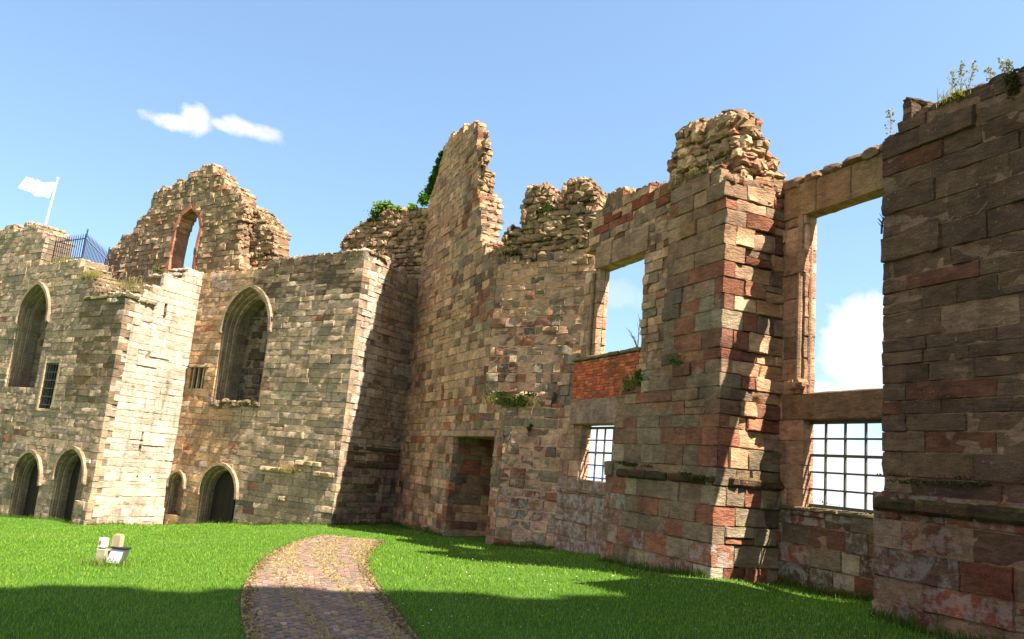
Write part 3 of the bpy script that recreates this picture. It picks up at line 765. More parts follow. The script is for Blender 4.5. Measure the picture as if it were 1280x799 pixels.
# --- gothic opening helper
def arch_path(u0, u1, zs_, zap, zsill, off, n=10, dirn=1):
    w = (u1 - u0) / 2; um = (u0 + u1) / 2; h = zap - zs_; c = max(0., (h * h - w * w) / (2 * w)); R = w + c + off
    zt = math.sqrt(max(R * R - c * c, 1e-6)); t1 = math.atan2(zt, c)
    L = [(um + c - R * math.cos(t1 * k / n), zs_ + R * math.sin(t1 * k / n)) for k in range(n + 1)]
    Rr = [(2 * um - u, z) for u, z in L[::-1][1:]]
    return [(um - w - off, zsill)] + L + Rr + [(um + w + off, zsill)]
def ring(mb, W, p0, p1, v0, v1, col, rng=None):
    """solid band between two arch paths from depth v0 to v1, cut into voussoir-like colours"""
    n = len(p0); p0 = np.array(p0); p1 = np.array(p1)
    for i in range(n - 1):
        k = 1 if i not in (0, n - 2) else max(1, int(abs(p0[i + 1][1] - p0[i][1]) / .4))
        for j in range(k):
            f0, f1 = j / k, (j + 1) / k
            a0 = p0[i] + (p0[i + 1] - p0[i]) * f0; a1 = p0[i] + (p0[i + 1] - p0[i]) * f1; b0 = p1[i] + (p1[i + 1] - p1[i]) * f0; b1 = p1[i] + (p1[i + 1] - p1[i]) * f1
            c = tuple(np.array(col[:3]) * (rng.lognormal(0, .12) if rng is not None else 1)) + (1,)
            v = [(a0[0], v0, a0[1]), (a1[0], v0, a1[1]), (b1[0], v0, b1[1]), (b0[0], v0, b0[1]), (a0[0], v1, a0[1]), (a1[0], v1, a1[1]), (b1[0], v1, b1[1]), (b0[0], v1, b0[1])]
            mb.add(W.map(v), [(0, 1, 2, 3), (7, 6, 5, 4), (0, 4, 5, 1), (1, 5, 6, 2), (2, 6, 7, 3), (3, 7, 4, 0)], None, c)
def gothic(W, u0, u1, zs_, zap, zsill, parent, name, seed, hood=.09, orders=2, step=.10, back=None, dp=.55, leaf=False, col=(.27, .22, .155), hooddrop=.05):
    rng = np.random.default_rng(seed); mb = MB()
    pth = lambda o, zz=zsill: arch_path(u0, u1, zs_, zap, zz, o)
    for k in range(orders):
        a = -k * step; ring(mb, W, pth(a + .012 if k == 0 else a), pth(a - step), .05 + k * .16, .05 + (k + 1) * .16 + .12, col, rng)
        # roll moulding on each arris
        ring(mb, W, pth(a - step + .045), pth(a - step - .018), .03 + k * .16 + .09, .03 + k * .16 + .14, tuple(np.array(col) * 1.08), rng)
    hp0 = arch_path(u0, u1, zs_, zap, zs_ - hooddrop, hood + .02); hp1 = arch_path(u0, u1, zs_, zap, zs_ - hooddrop, .0)
    ring(mb, W, hp0, hp1, -.13, .10, tuple(np.array(col) * 1.05), rng)
    for s in (0, -1):
        u, z = hp0[s]; uu = (hp0[s][0] + hp1[s][0]) / 2; rock(mb, W, uu, -.04, z - .03, hood * 1.6, .16, .12, (*col, 1), rng, .1)
    o = mb.build(name, M_WARM, parent, False)
    inner = -orders * step
    mb = MB(); iw0, iw1 = u0 - inner, u1 + inner
    # soffit and reveals behind the mouldings, then the back
    ring(mb, W, pth(inner + .05), pth(inner - .002), .05 + orders * .16, dp, tuple(np.array(col) * .85), rng)
    mb.build('reveal', M_WARM, o, False)
    return o, (iw0, iw1)

# --- panel B: window, niche, slit, door
mb = MB()
topB = PB.poly([(250, 345), (256, 344), (300, 337), (345, 329), (400, 323), (425, 321), (456, 318)])
topB = [(0, topB[0][1])] + topB[1:-1] + [(LB, topB[-1][1])]
wB0 = PB.uz(277, 420)[0]; wB1 = PB.uz(336, 420)[0]; wBs = PB.uz(306, 414)[1]; wBa = PB.uz(311, 360)[1]; wBl = PB.uz(302, 502)[1]
holeB = arch_path(wB0, wB1, wBs, wBa, wBl, 0)
d0 = PB.uz(247, 640)[0]; d1 = PB.uz(293, 640)[0]; ds = PB.uz(272, 618)[1]; da = PB.uz(273, 589)[1]
holeD = arch_path(d0, d1, ds, da, ZB - .5, 0)
n0 = PB.uz(208, 620)[0]; n1 = PB.uz(229, 620)[0]; ns = PB.uz(219, 606)[1]; na = PB.uz(222, 590)[1]; nl = PB.uz(215, 643)[1]
n0 = max(n0, .12)
holeN = arch_path(n0, n1, ns, na, nl, 0)
s0 = PB.uz(238, 470)[0]; s1 = PB.uz(256, 470)[0]; sz0 = PB.uz(246, 485)[1]; sz1 = PB.uz(247, 460)[1]
holeS = [(s0, sz0), (s0, sz1), (s1, sz1), (s1, sz0)]
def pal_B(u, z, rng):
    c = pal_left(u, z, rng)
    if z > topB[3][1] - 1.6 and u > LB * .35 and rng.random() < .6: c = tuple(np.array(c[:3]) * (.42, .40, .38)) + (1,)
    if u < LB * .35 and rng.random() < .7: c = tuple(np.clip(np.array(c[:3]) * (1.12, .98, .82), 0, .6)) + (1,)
    if z < -2.0 and rng.random() < .25: c = _red(u, z, rng)
    return c
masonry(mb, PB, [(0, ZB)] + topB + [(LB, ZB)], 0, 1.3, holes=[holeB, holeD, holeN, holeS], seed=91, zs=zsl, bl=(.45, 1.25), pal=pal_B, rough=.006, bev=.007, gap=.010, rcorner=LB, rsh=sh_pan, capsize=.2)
wallB = mb.build('wall', M_WARM, rangeo, True)
go, (iw0, iw1) = gothic(PB, wB0, wB1, wBs, wBa, wBl, wallB, 'arched_window', 92, dp=1.1, hood=.13, orders=3, step=.12, hooddrop=.0)
mb = MB(); masonry(mb, PB, [(wB0 - .3, wBl - .3), (wB0 - .3, wBa + .3), (wB1 + .3, wBa + .3), (wB1 + .3, wBl - .3)], 1.0, .3, seed=93, ch=(.24, .36), bl=(.3, .7), pal=P([(.085, .07, .055), (.06, .052, .042), (.11, .09, .07)], [2, 2, 1]), rough=.05, bev=.03, cap=False)  # back stones darkened to paint the shade inside the recess
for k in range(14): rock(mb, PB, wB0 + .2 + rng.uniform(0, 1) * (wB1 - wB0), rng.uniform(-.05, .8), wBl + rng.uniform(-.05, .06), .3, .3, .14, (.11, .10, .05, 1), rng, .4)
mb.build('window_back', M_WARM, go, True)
mb = MB()   # broken sloping sill under the window
for k in range(16):
    t = (k % 8 + rng.random()) / 8; rock(mb, PB, wB0 - .1 + t * (wB1 - wB0 + .15), .10, wBl - rng.uniform(.0, .22), rng.uniform(.35, .6), .34, rng.uniform(.14, .26), tuple(np.array((.13, .11, .075)) * rng.uniform(.7, 1.2)) + (1,), rng, .12)
mb.build('sill', M_WARM, go)
dgo, _ = gothic(PB, d0, d1, ds, da, ZB, wallB, 'arched_doorway', 94, hood=.10, orders=2, step=.09, dp=.5, hooddrop=.02)
def door_leaf(W, u0, u1, z0, z1, v, parent):
    m = MB(); n = 6
    for k in range(n):
        a = u0 + (u1 - u0) * k / n; m.box(W, a + .004, u0 + (u1 - u0) * (k + 1) / n - .004, v + .004 * (k % 2), v + .06, z0, z1)
    d = m.build('door', M_DOOR, parent); m = MB(); q = W.xyz(u1 - .15, v - .03, z0 + .95); m.tube([q, q + np.array([0, 0, -.1])], .02, n=6); m.build('handle', M_IRON, d)
    return d
zgr = float(zg(*PB.at(d0)))
m = MB(); m.box(PB, d0 - .1, d1 + .4, 1.25, 1.3, zgr - .5, da + .3, (.02, .02, .02, 1)); m.build('interior_shade', M_DARK, dgo)
def parented_door(W, u0, u1, z0, z1, v, thing_part):
    m = MB(); n = 6
    for k in range(n):
        a = u0 + (u1 - u0) * k / n; m.box(W, a + .004, u0 + (u1 - u0) * (k + 1) / n - .004, v + .004 * (k % 2), v + .06, z0, z1)
    m.build('door', M_DOOR, thing_part)
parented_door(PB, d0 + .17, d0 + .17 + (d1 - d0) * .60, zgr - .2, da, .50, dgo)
ngo, _ = gothic(PB, n0, n1, ns, na, nl, wallB, 'niche', 95, hood=.08, orders=1, step=.07, dp=.5)
mb = MB(); masonry(mb, PB, [(n0 - .2, nl - .2), (n0 - .2, na + .2), (n1 + .4, na + .2), (n1 + .4, nl - .2)], .38, .2, seed=96, bl=(.4, .6), pal=P([(.26, .19, .13), (.2, .15, .11)], [1, 1]), cap=False); mb.build('niche_back', M_WARM, ngo, True)
mb = MB()   # small three-light slit
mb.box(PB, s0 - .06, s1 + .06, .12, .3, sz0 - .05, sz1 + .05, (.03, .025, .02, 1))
for k in range(3):
    u = s0 + (s1 - s0) * (k + .5) / 3; mb.box(PB, u - .04, u + .04, .02, .14, sz0 - .01, sz1 + .01, (.30, .26, .19, 1))
stone_block(mb, PB, s0 - .22, s1 + .22, sz1 + .01, sz1 + .14, -.09, .3, (.22, .2, .14, 1), rng, .02, .03)
mb.build('slit_window', M_WARM, wallB)
# projecting fragments of a string course
for (xa, xb, y) in ((327, 368, 585), (371, 402, 578), (394, 418, 592), (345, 357, 622)):
    mb = MB(); ua, z = PB.uz(xa, y); ub, _ = PB.uz(xb, y); x = ua
    while x < ub: e = min(x + rng.uniform(.3, .5), ub); stone_block(mb, PB, x, e, z - .09, z + .09, -.10, .3, (.36, .30, .2, 1), rng, .03, .03); x = e
    mb.build('string_course', M_WARM, wallB, True)

# --- first lit return (buttress face)
mb = MB()
zsb = courses(ZB, 12, (.20, .36), 101)
b_ = R1.poly([(158, 372), (178, 373), (180, 362), (203, 364), (206, 345), (228, 352), (236, 340), (250, 338)])
zpl = R1.uz(120, 634)[1]
slits = []
for (xa, ya, xb, yb) in ((177, 540, 181, 566), (206, 383, 208, 402)):
    ua, za = R1.uz(xa, ya); slits.append([(ua, R1.uz(xb, yb)[1]), (ua, za), (ua + .13, za), (ua + .13, R1.uz(xb, yb)[1])])
poly = [(0, ZB), (0, b_[0][1])] + b_[1:-1] + [(L1 + .12, b_[-1][1]), (L1 + .12, ZB)]
masonry(mb, R1, poly, 0, 1.2, holes=slits, seed=102, zs=zsb, bl=(.45, 1.2), pal=pal_sunlit, rough=.010, bev=.007, gap=.009, lskip=True, capsize=.24)
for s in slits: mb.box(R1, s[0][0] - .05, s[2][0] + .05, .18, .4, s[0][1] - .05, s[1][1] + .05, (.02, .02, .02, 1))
rng2 = np.random.default_rng(8)
q0, q1 = R1.uz(119, 592)[0], R1.uz(193, 598)[0]; zq = R1.uz(155, 596)[1]
for k in range(5): mb.box(R1, q0 + (q1 - q0) * k / 4.4, q0 + (q1 - q0) * k / 4.4 + .07, -.005, .03, zq, zq + .07, (.05, .045, .04, 1))
butt = mb.build('buttress', M_WARM, rangeo, True)
mb = MB()
R1p = Wall(R1.at(-.08, -.10), R1.d)
masonry(mb, R1p, [(0, ZB), (0, zpl - .1), (L1 + .06, zpl - .1), (L1 + .06, ZB)], 0, .4, seed=103, ch=(.28, .36), bl=(.4, .9), pal=pal_sunlit, rough=.018, bev=.009, cap=False, lskip=True)
x = .0
while x < L1: e = min(x + rng.uniform(.5, .9), L1); stone_block(mb, R1p, x, e, zpl - .1, zpl + .02, .02, .25, (.48, .38, .3, 1), rng, .015, .03); x = e
u_bl = PA.uz(93, 650)[0]
PAp = Wall(PA.at(0.10, -.09), PA.d)
masonry(mb, PAp, [(u_bl - .1, ZB), (u_bl - .1, zpl - .1), (0, zpl - .1), (0, ZB)], 0, .4, seed=104, ch=(.28, .36), bl=(.4, .9), pal=pal_left, rough=.02, bev=.009, cap=False, rcorner=0, rsh=sh_pan)
x = u_bl - .1
while x < -.02: e = min(x + rng.uniform(.5, .9), 0); stone_block(mb, PAp, x, e, zpl - .1, zpl + .02, .02, .25, (.3, .26, .19, 1), rng, .015, .03); x = e
mb.build('plinth', M_WARM, butt, True)

# --- panel A with window, barred window and doors
mb = MB()
topA = PA.poly([(-90, 296), (4, 290), (6, 285), (17, 283), (18, 291), (29, 292), (30, 281), (45, 280), (47, 290), (57, 297), (52, 318), (48, 334), (98, 326), (104, 337), (112, 350), (118, 362), (126, 372), (158, 371)])
topA = [(u, z) for u, z in topA[:-1]] + [(0, topA[-1][1])]
aw0 = PA.uz(17, 430)[0]; aw1 = PA.uz(54, 430)[0]; aws = PA.uz(37, 402)[1]; awa = PA.uz(40, 357)[1]; awl = PA.uz(28, 486)[1]
holeA = arch_path(aw0, aw1, aws, awa, awl, 0)
gz1 = PA.uz(64, 450)[1]; gz0 = PA.uz(57, 511)[1]; gg0 = PA.uz(53, 480)[0]; gg1 = PA.uz(69, 480)[0]
holeG = [(gg0, gz0), (gg0, gz1), (gg1, gz1), (gg1, gz0)]
doors = []
for (xl, xr, ys, ya) in ((65, 102, 598, 561), (14, 47, 600, 565)):
    a, b2 = PA.uz(xl, 620)[0], PA.uz(xr, 620)[0]; doors.append((a, b2, PA.uz((xl + xr) / 2, ys)[1], PA.uz((xl + xr) / 2 + 3, ya)[1]))
holesA = [holeA, holeG] + [arch_path(a, b2, s, ap, ZB - .5, 0) for a, b2, s, ap in doors]
u_bt = PA.uz(88, 470)[0]
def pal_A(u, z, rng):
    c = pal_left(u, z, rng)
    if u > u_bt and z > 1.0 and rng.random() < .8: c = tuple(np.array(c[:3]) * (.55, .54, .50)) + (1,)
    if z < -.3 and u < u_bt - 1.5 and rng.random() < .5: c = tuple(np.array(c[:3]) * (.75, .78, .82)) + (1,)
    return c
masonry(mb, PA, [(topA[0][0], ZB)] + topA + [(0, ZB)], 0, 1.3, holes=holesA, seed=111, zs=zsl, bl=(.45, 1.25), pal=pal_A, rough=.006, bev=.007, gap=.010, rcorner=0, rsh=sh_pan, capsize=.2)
# slightly projecting dark upper face of the buttress
zt_ = topA[-1][1]
wallA = mb.build('wall', M_WARM, rangeo, True)
mb = MB(); x = u_bt
while x < -.02: e = min(x + rng.uniform(.5, .9), 0.04); stone_block(mb, PA, x, e, zt_ - .02, zt_ + .14, -.05, .6, (.12, .12, .06, 1), rng, .02, .04); x = e
mb.build('coping', M_WARM, wallA, True)
go, (iw0, iw1) = gothic(PA, aw0, aw1, aws, awa, awl, wallA, 'arched_window', 112, dp=.85, hood=.12, orders=3, step=.10, hooddrop=.0)
mb = MB(); masonry(mb, PA, [(aw0 - .3, awl - .3), (aw0 - .3, awa + .3), (aw1 + .3, awa + .3), (aw1 + .3, awl - .3)], .85, .3, seed=113, ch=(.24, .36), bl=(.3, .7), pal=P([(.15, .125, .09), (.11, .095, .07)], [2, 2]), rough=.03, bev=.03, cap=False)  # dark stone colours paint the recess shade behind the mouldings
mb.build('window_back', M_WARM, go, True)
for i, (a, b2, s, ap) in enumerate(doors):
    dgo, _ = gothic(PA, a, b2, s, ap, ZB, wallA, 'arched_doorway', 115 + i, hood=.11, orders=2, step=.11, dp=.52, hooddrop=.05)
    zz = float(zg(*PA.at(a)))
    m = MB(); m.box(PA, a - .1, b2 + .22, 1.22, 1.3, zz - .6, ap + .3); m.build('interior_shade', M_DARK, dgo)
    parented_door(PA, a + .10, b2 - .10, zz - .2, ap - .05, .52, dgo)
# barred window
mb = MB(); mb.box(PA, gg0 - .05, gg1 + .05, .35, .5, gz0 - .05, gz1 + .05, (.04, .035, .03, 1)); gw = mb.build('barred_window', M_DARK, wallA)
for k in range(5): m = MB(); u = gg0 + (gg1 - gg0) * (k + .5) / 5; m.box(PA, u - .018, u + .018, .05, .085, gz0, gz1); m.build('bar', M_FRAME, gw)
for k in range(6): m = MB(); z = gz0 + (gz1 - gz0) * (k + .5) / 6; m.box(PA, gg0, gg1, .03, .06, z - .025, z + .025); m.build('bar', M_FRAME, gw)
m = MB()
for (a, b2, c, d) in ((gg0 - .16, gg0, gz0 - .12, gz1 + .14), (gg1, gg1 + .16, gz0 - .12, gz1 + .14), (gg0, gg1, gz1, gz1 + .14), (gg0, gg1, gz0 - .12, gz0)): stone_block(m, PA, a, b2, c, d, -.015, .3, (.33, .27, .19, 1), rng, .008, .015)
m.build('frame', M_WARM, gw, True)

# --- gable above panel B
mb = MB()
GV = .25
gb = PB.poly([(128, 352), (133, 318), (148, 306), (152, 296), (166, 291), (170, 279), (184, 266), (188, 256), (194, 241), (203, 236), (214, 236), (222, 228), (234, 226), (236, 220), (248, 216), (251, 207), (266, 208), (268, 216), (276, 219), (281, 232), (300, 240), (304, 251), (296, 258), (300, 330), (298, 352)], GV)
gh = PB.poly([(211, 338), (214, 318), (220, 290), (228, 270), (240, 261), (248, 270), (250, 285), (245, 305), (240, 338)], GV)
gbl = [(gb[0][0], gb[0][1] - 1.2)] + gb + [(gb[-1][0], gb[-1][1] - 1.0)]
gp_ = P([(.29, .25, .20), (.24, .21, .165), (.33, .285, .225), (.25, .15, .11), (.19, .165, .13)], [4, 4, 3, 1.2, 2], .12)
masonry(mb, PB, gbl, GV, .75, holes=[gh], seed=121, ch=(.16, .33), bl=(.25, .65), pal=gp_, rough=.03, bev=.016, gap=.014, rag=.09, tilt=.02, wob=.02, capsize=.24, rocks=.03)
gable = mb.build('gable', M_RUB, rangeo, True)
mb = MB()   # dressed red jambs of the gable window
ghA = np.array(gh); cen = ghA.mean(0)
for i in range(len(gh) - 1):
    a = np.array(gh[i]); b2 = np.array(gh[i + 1]); L_ = np.linalg.norm(b2 - a); k = max(1, int(L_ / .45))
    nrm = np.array([-(b2 - a)[1], (b2 - a)[0]]) / L_
    for j in range(k):
        p, q = a + (b2 - a) * j / k, a + (b2 - a) * (j + 1) / k; o = nrm * .22
        c = (*(np.array((.30, .15, .10)) * rng.lognormal(0, .18)), 1)
        v = [(p[0], GV - .04, p[1]), (q[0], GV - .04, q[1]), (q[0] + o[0], GV - .04, q[1] + o[1]), (p[0] + o[0], GV - .04, p[1] + o[1])]
        v = v + [(x, GV + .6, z) for x, _, z in v]
        mb.add(PB.map(v), [(0, 1, 2, 3), (7, 6, 5, 4), (0, 4, 5, 1), (1, 5, 6, 2), (2, 6, 7, 3), (3, 7, 4, 0)], None, c)
mb.build('window_frame', M_RED, gable)
mb = MB()   # broken cross wall end right of the gable
u3 = PB.uz(299, 300, .1)[0]
g3 = PB.poly([(284, 352), (284, 300), (290, 262), (303, 258), (318, 262), (330, 272), (340, 287), (343, 296), (345, 320), (345, 345)], .9)
masonry(mb, PB, g3, .9, .8, seed=123, **rubp)
GE = Wall(PB.at(PB.uz(299, 300, GV)[0], GV), R2D)
g4 = GE.poly([(299, 250), (306, 262), (312, 300), (318, 335)])
masonry(mb, GE, [(0.02, topB[2][1] - .2), (0.02, g4[0][1]), (.5, g4[1][1]), (1.0, g4[2][1]), (1.1, topB[2][1] - .2)], 0, .6, seed=124, **rubp)
mb.build('rubble_crown', M_RUB, gable)

# ================================================================== off-frame block added behind the viewer's right shoulder to cast the lawn shade
shade_tower = thing('shade_tower', 'tall battlemented block added out of view behind the viewer to shade the lawn', 'shade_tower', (16, -5, -1.9))
mb = MB(); TF = Wall((8.0, -1.0), (1, 0.0)); HT = 28.6
mb.box(None, 8, 28, -1, 0, 0, 1) if False else None
TS = MB()
TS.box(PLAIN, 5, 30, -9, -1, -3, HT, (.25, .2, .15, 1))
body = TS.build('body', M_RED, shade_tower)
for k in range(9):
    m = MB(); m.box(PLAIN, 5 + k * 2.5, 6.4 + k * 2.5, -1.6, -1.0, HT, HT + .9, (.25, .2, .15, 1)); m.build('merlon', M_RED, shade_tower)

# ================================================================== GROUND
def build_ground():
    xs = np.unique(np.concatenate([np.linspace(-2600, -80, 12), np.linspace(-80, -24, 15), np.linspace(-24, 12, 91), np.linspace(12, 60, 30), np.linspace(60, 2600, 14)]))
    ys = np.unique(np.concatenate([np.linspace(-2600, -40, 10), np.linspace(-40, 0, 14), np.linspace(0, 38, 96), np.linspace(38, 90, 20), np.linspace(90, 2600, 18)]))
    X, Y = np.meshgrid(xs, ys); Z = zg(X, Y)
    Z = Z - .02
    nx = len(xs); V = np.column_stack([X.ravel(), Y.ravel(), Z.ravel()])
    q = [(j * nx + i, j * nx + i + 1, (j + 1) * nx + i + 1, (j + 1) * nx + i) for j in range(len(ys) - 1) for i in range(nx - 1)]
    mb = MB(); mb.add(V, q); return mb
m, nt, N, L, PP = node_mat('turf'); b = NB(nt)
geo = b.n('ShaderNodeNewGeometry'); pos = geo.outputs['Position']
c = b.mix(b.ramp(b.noise(pos, 1.2, 5, .6), .35, .65), (.050, .115, .012), (.075, .15, .02))
c = b.mix(b.math('MULTIPLY', b.ramp(b.noise(pos, 40, 3), .45, .7), .6), c, (.03, .06, .01))
L.new(c, PP.inputs['Base Color']); PP.inputs['Roughness'].default_value = .95; PP.inputs['Specular IOR Level'].default_value = .1
bp = b.n('ShaderNodeBump'); bp.inputs['Strength'].default_value = .8; bp.inputs['Distance'].default_value = .05; L.new(b.noise(pos, 50, 3), bp.inputs['Height']); L.new(bp.outputs[0], PP.inputs['Normal'])
M_TURF = m
lawn = struct(build_ground().build('ground', M_TURF, None, True))

# ---- path
LE = [(326, 830), (318, 799), (312, 775), (308, 757), (312, 733), (326, 706), (347, 689), (368, 679), (390, 672), (406, 669)]
RE = [(542, 830), (513, 799), (492, 770), (482, 757), (468, 738), (455, 716), (453, 703), (458, 691), (468, 682), (478, 676)]
LEg = np.array([ground_hit(*p) for p in LE]); REg = np.array([ground_hit(*p) for p in RE])
def resample(p, n):
    d = np.concatenate([[0], np.cumsum(np.linalg.norm(np.diff(p[:, :2], axis=0), axis=1))]); t = np.linspace(0, d[-1], n)
    return np.column_stack([np.interp(t, d, p[:, k]) for k in range(3)]), d[-1]
NP = 90
def smooth(p, k=5):
    q = p.copy()
    for _ in range(k): q[1:-1] = (q[:-2] + 2 * q[1:-1] + q[2:]) / 4
    return q
LS, ll = resample(LEg, NP); RS, rl = resample(REg, NP); LS = smooth(LS, 12); RS = smooth(RS, 12)
LS[:, 2] = zg(LS[:, 0], LS[:, 1]); RS[:, 2] = zg(RS[:, 0], RS[:, 1])
plen = (ll + rl) / 2; pwid = float(np.mean(np.linalg.norm(LS - RS, axis=1)))
def path_pt(s, t, h=0.):
    """s 0..1 along, t 0..1 across"""
    f = np.clip(s, 0, 1) * (NP - 1); i = np.minimum(f.astype(int), NP - 2); w = (f - i)[:, None]
    l = LS[i] * (1 - w) + LS[i + 1] * w; r = RS[i] * (1 - w) + RS[i + 1] * w
    p = l + (r - l) * t[:, None]; p[:, 2] = zg(p[:, 0], p[:, 1]) + h; return p
mb = MB()
ns_, nt_ = 90, 16
S, T = np.meshgrid(np.linspace(0, 1, ns_), np.linspace(-.05, 1.05, nt_), indexing='ij')
pp = path_pt(S.ravel(), T.ravel(), .012)
mb.add(pp, [(i * nt_ + j, i * nt_ + j + 1, (i + 1) * nt_ + j + 1, (i + 1) * nt_ + j) for i in range(ns_ - 1) for j in range(nt_ - 1)])
m, nt, N, L, PP = node_mat('path_bed'); b = NB(nt)
geo = b.n('ShaderNodeNewGeometry'); pos = geo.outputs['Position']
c = b.mix(b.ramp(b.noise(pos, 5, 5, .65), .42, .58), (.09, .055, .035), (.28, .20, .06))
L.new(c, PP.inputs['Base Color']); PP.inputs['Roughness'].default_value = .95
struct(mb.build('path', m, None, True))
mb = MB(); rngp = np.random.default_rng(77)
ncol = max(8, int(round(pwid / .106))); nrow = int(plen / .23)
pcols = [(.185, .108, .083), (.16, .106, .094), (.21, .12, .084), (.14, .098, .086), (.235, .148, .105)]
tmpl_q = [(0, 1, 2, 3), (1, 0, 4, 5), (2, 1, 5, 6), (3, 2, 6, 7), (0, 3, 7, 4)]
for ccol in range(ncol):
    for r in range(nrow):
        off = .5 * (ccol % 2)
        s0_ = (r + off) / nrow + .004; s1_ = (r + off + 1) / nrow
        if s1_ > 1: continue
        g = .07 + .12 * max(0, math.sin(ccol * 1.7) * .5 + .2)
        t0_ = (ccol + g) / ncol; t1_ = (ccol + 1 - .06) / ncol
        ss = np.array([s0_, s0_, s1_ - .05 / nrow, s1_ - .05 / nrow]); tt = np.array([t0_, t1_, t1_, t0_]); h = .020 + rngp.normal(0, .003)
        ss = ss + rngp.normal(0, .03 / nrow, 4); tt = tt + rngp.normal(0, .02 / ncol, 4)
        topv = path_pt(ss, tt, h) ; topv[:, 2] += rngp.normal(0, .0015, 4); bot = path_pt(ss + np.array([-.01, -.01, .01, .01]) / nrow * 4, tt + np.array([-.03, .03, .03, -.03]) / ncol, -.03)
        c = np.array(pcols[rngp.integers(5)]) * rngp.lognormal(0, .16)
        mb.add(np.vstack([topv, bot]), tmpl_q, None, (*c, 1))
m, nt, N, L, PP = node_mat('clay_paver'); b = NB(nt)
at = b.n('ShaderNodeAttribute', attribute_name='Col'); geo = b.n('ShaderNodeNewGeometry'); pos = geo.outputs['Position']
c = b.mix(1, at.outputs['Color'], b.mix(b.ramp(b.noise(pos, 30, 5, .65), .3, .7), (.7, .7, .7), (1.3, 1.3, 1.3)), 'MULTIPLY')
c = b.mix(b.math('MULTIPLY', b.ramp(b.noise(pos, 1.8, 5, .6), .52, .66), .4), c, (.20, .15, .10))
L.new(c, PP.inputs['Base Color']); PP.inputs['Roughness'].default_value = .8; PP.inputs['Specular IOR Level'].default_value = .3
bp = b.n('ShaderNodeBump'); bp.inputs['Strength'].default_value = .3; bp.inputs['Distance'].default_value = .01; L.new(b.noise(pos, 60, 4), bp.inputs['Height']); L.new(bp.outputs[0], PP.inputs['Normal'])
struct(mb.build('path_pavers', m, None, False))
# dry moss in the joints
mb = MB()
def blades(mb, pts, h, w, rng, col1, col2, lean=.35, hv=.3):
    n = len(pts); ang = rng.uniform(0, 6.283, n); la = rng.uniform(0, 6.283, n); hh = h * rng.lognormal(0, hv, n); le = np.abs(rng.normal(0, lean, n))
    dx = np.column_stack([np.cos(ang), np.sin(ang), np.zeros(n)]) * (np.asarray(w) * np.ones(n))[:, None] / 2
    tip = np.column_stack([np.cos(la) * le * hh, np.sin(la) * le * hh, hh]); mid = tip * np.array([.35, .35, .55])
    v = np.stack([pts - dx, pts + dx, pts + mid + dx * .8, pts + mid - dx * .8, pts + tip], 1).reshape(-1, 3)
    k = np.arange(n) * 5
    f = rng.random(n)[:, None]; c = np.array(col1) * (1 - f) + np.array(col2) * f; c = c * rng.lognormal(0, .15, n)[:, None]
    mb.add(v, np.column_stack([k, k + 1, k + 2, k + 3]), np.column_stack([k + 3, k + 2, k + 4]), np.repeat(c, 5, 0))
n = 34000
ccol = rngp.integers(0, ncol + 1, n); tt = (ccol + rngp.normal(.02, .055, n)) / ncol; ss = rngp.random(n)
keep = (np.sin(ss * 23 + ccol * 1.3) + np.sin(ss * 9.1 + ccol * .7) * 1.2 + rngp.normal(0, .6, n) + np.where(ss > .45, .1, -.9)) > .35
ss, tt = ss[keep], np.clip(tt[keep], 0, 1)
blades(mb, path_pt(ss, tt, .005), .03, .04, rngp, (.46, .36, .17), (.33, .27, .11), .9)
n = 5000; side = rngp.integers(0, 2, n); tt = np.where(side, 1 + rngp.normal(.0, .03, n), rngp.normal(0, .03, n)); ss = rngp.random(n)
blades(mb, path_pt(ss, tt, .0), .03, .03, rngp, (.13, .08, .04), (.26, .19, .07), 1.0)
struct(mb.build('path_moss', M_GRASS), 'stuff')

# ---- grass blades over the visible lawn
def in_courtyard(X, Y):
    ok = np.ones(len(X), bool)
    ok &= ((X - M.P[0]) * M.b[0] + (Y - M.P[1]) * M.b[1]) < -.02
    inbay = (((X - M.P[0]) * M.d[0] + (Y - M.P[1]) * M.d[1]) > UC + .2) & (((X - M.P[0]) * M.d[0] + (Y - M.P[1]) * M.d[1]) < -.1) & (((X - M.P[0]) * M.b[0] + (Y - M.P[1]) * M.b[1]) < V1)
    um = (X - M.P[0]) * M.d[0] + (Y - M.P[1]) * M.d[1]; vm = (X - M.P[0]) * M.b[0] + (Y - M.P[1]) * M.b[1]
    inbay2 = (um > UL) & (um < uLL - .1) & (vm < V2) & ((X - SPL.P[0]) * SPL.b[0] + (Y - SPL.P[1]) * SPL.b[1] < 0)
    ok |= inbay | inbay2
    def behind(w): return ((X - w.P[0]) * w.b[0] + (Y - w.P[1]) * w.b[1]) > -.02
    ok &= ~(behind(PA) & behind(R1)) if False else True
    vb = (X - PB.P[0]) * PB.b[0] + (Y - PB.P[1]) * PB.b[1]; ub = (X - PB.P[0]) * PB.d[0] + (Y - PB.P[1]) * PB.d[1]
    ok &= ~((vb > 0) & (ub < LB)); ok &= ~(behind(R2) & (vb > 0))
    va = (X - PA.P[0]) * PA.b[0] + (Y - PA.P[1]) * PA.b[1]; ua = (X - PA.P[0]) * PA.d[0] + (Y - PA.P[1]) * PA.d[1]
    r1 = (X - R1.P[0]) * R1.b[0] + (Y - R1.P[1]) * R1.b[1]
    ok &= ~((va > 0) & (r1 > -.02))
    return ok
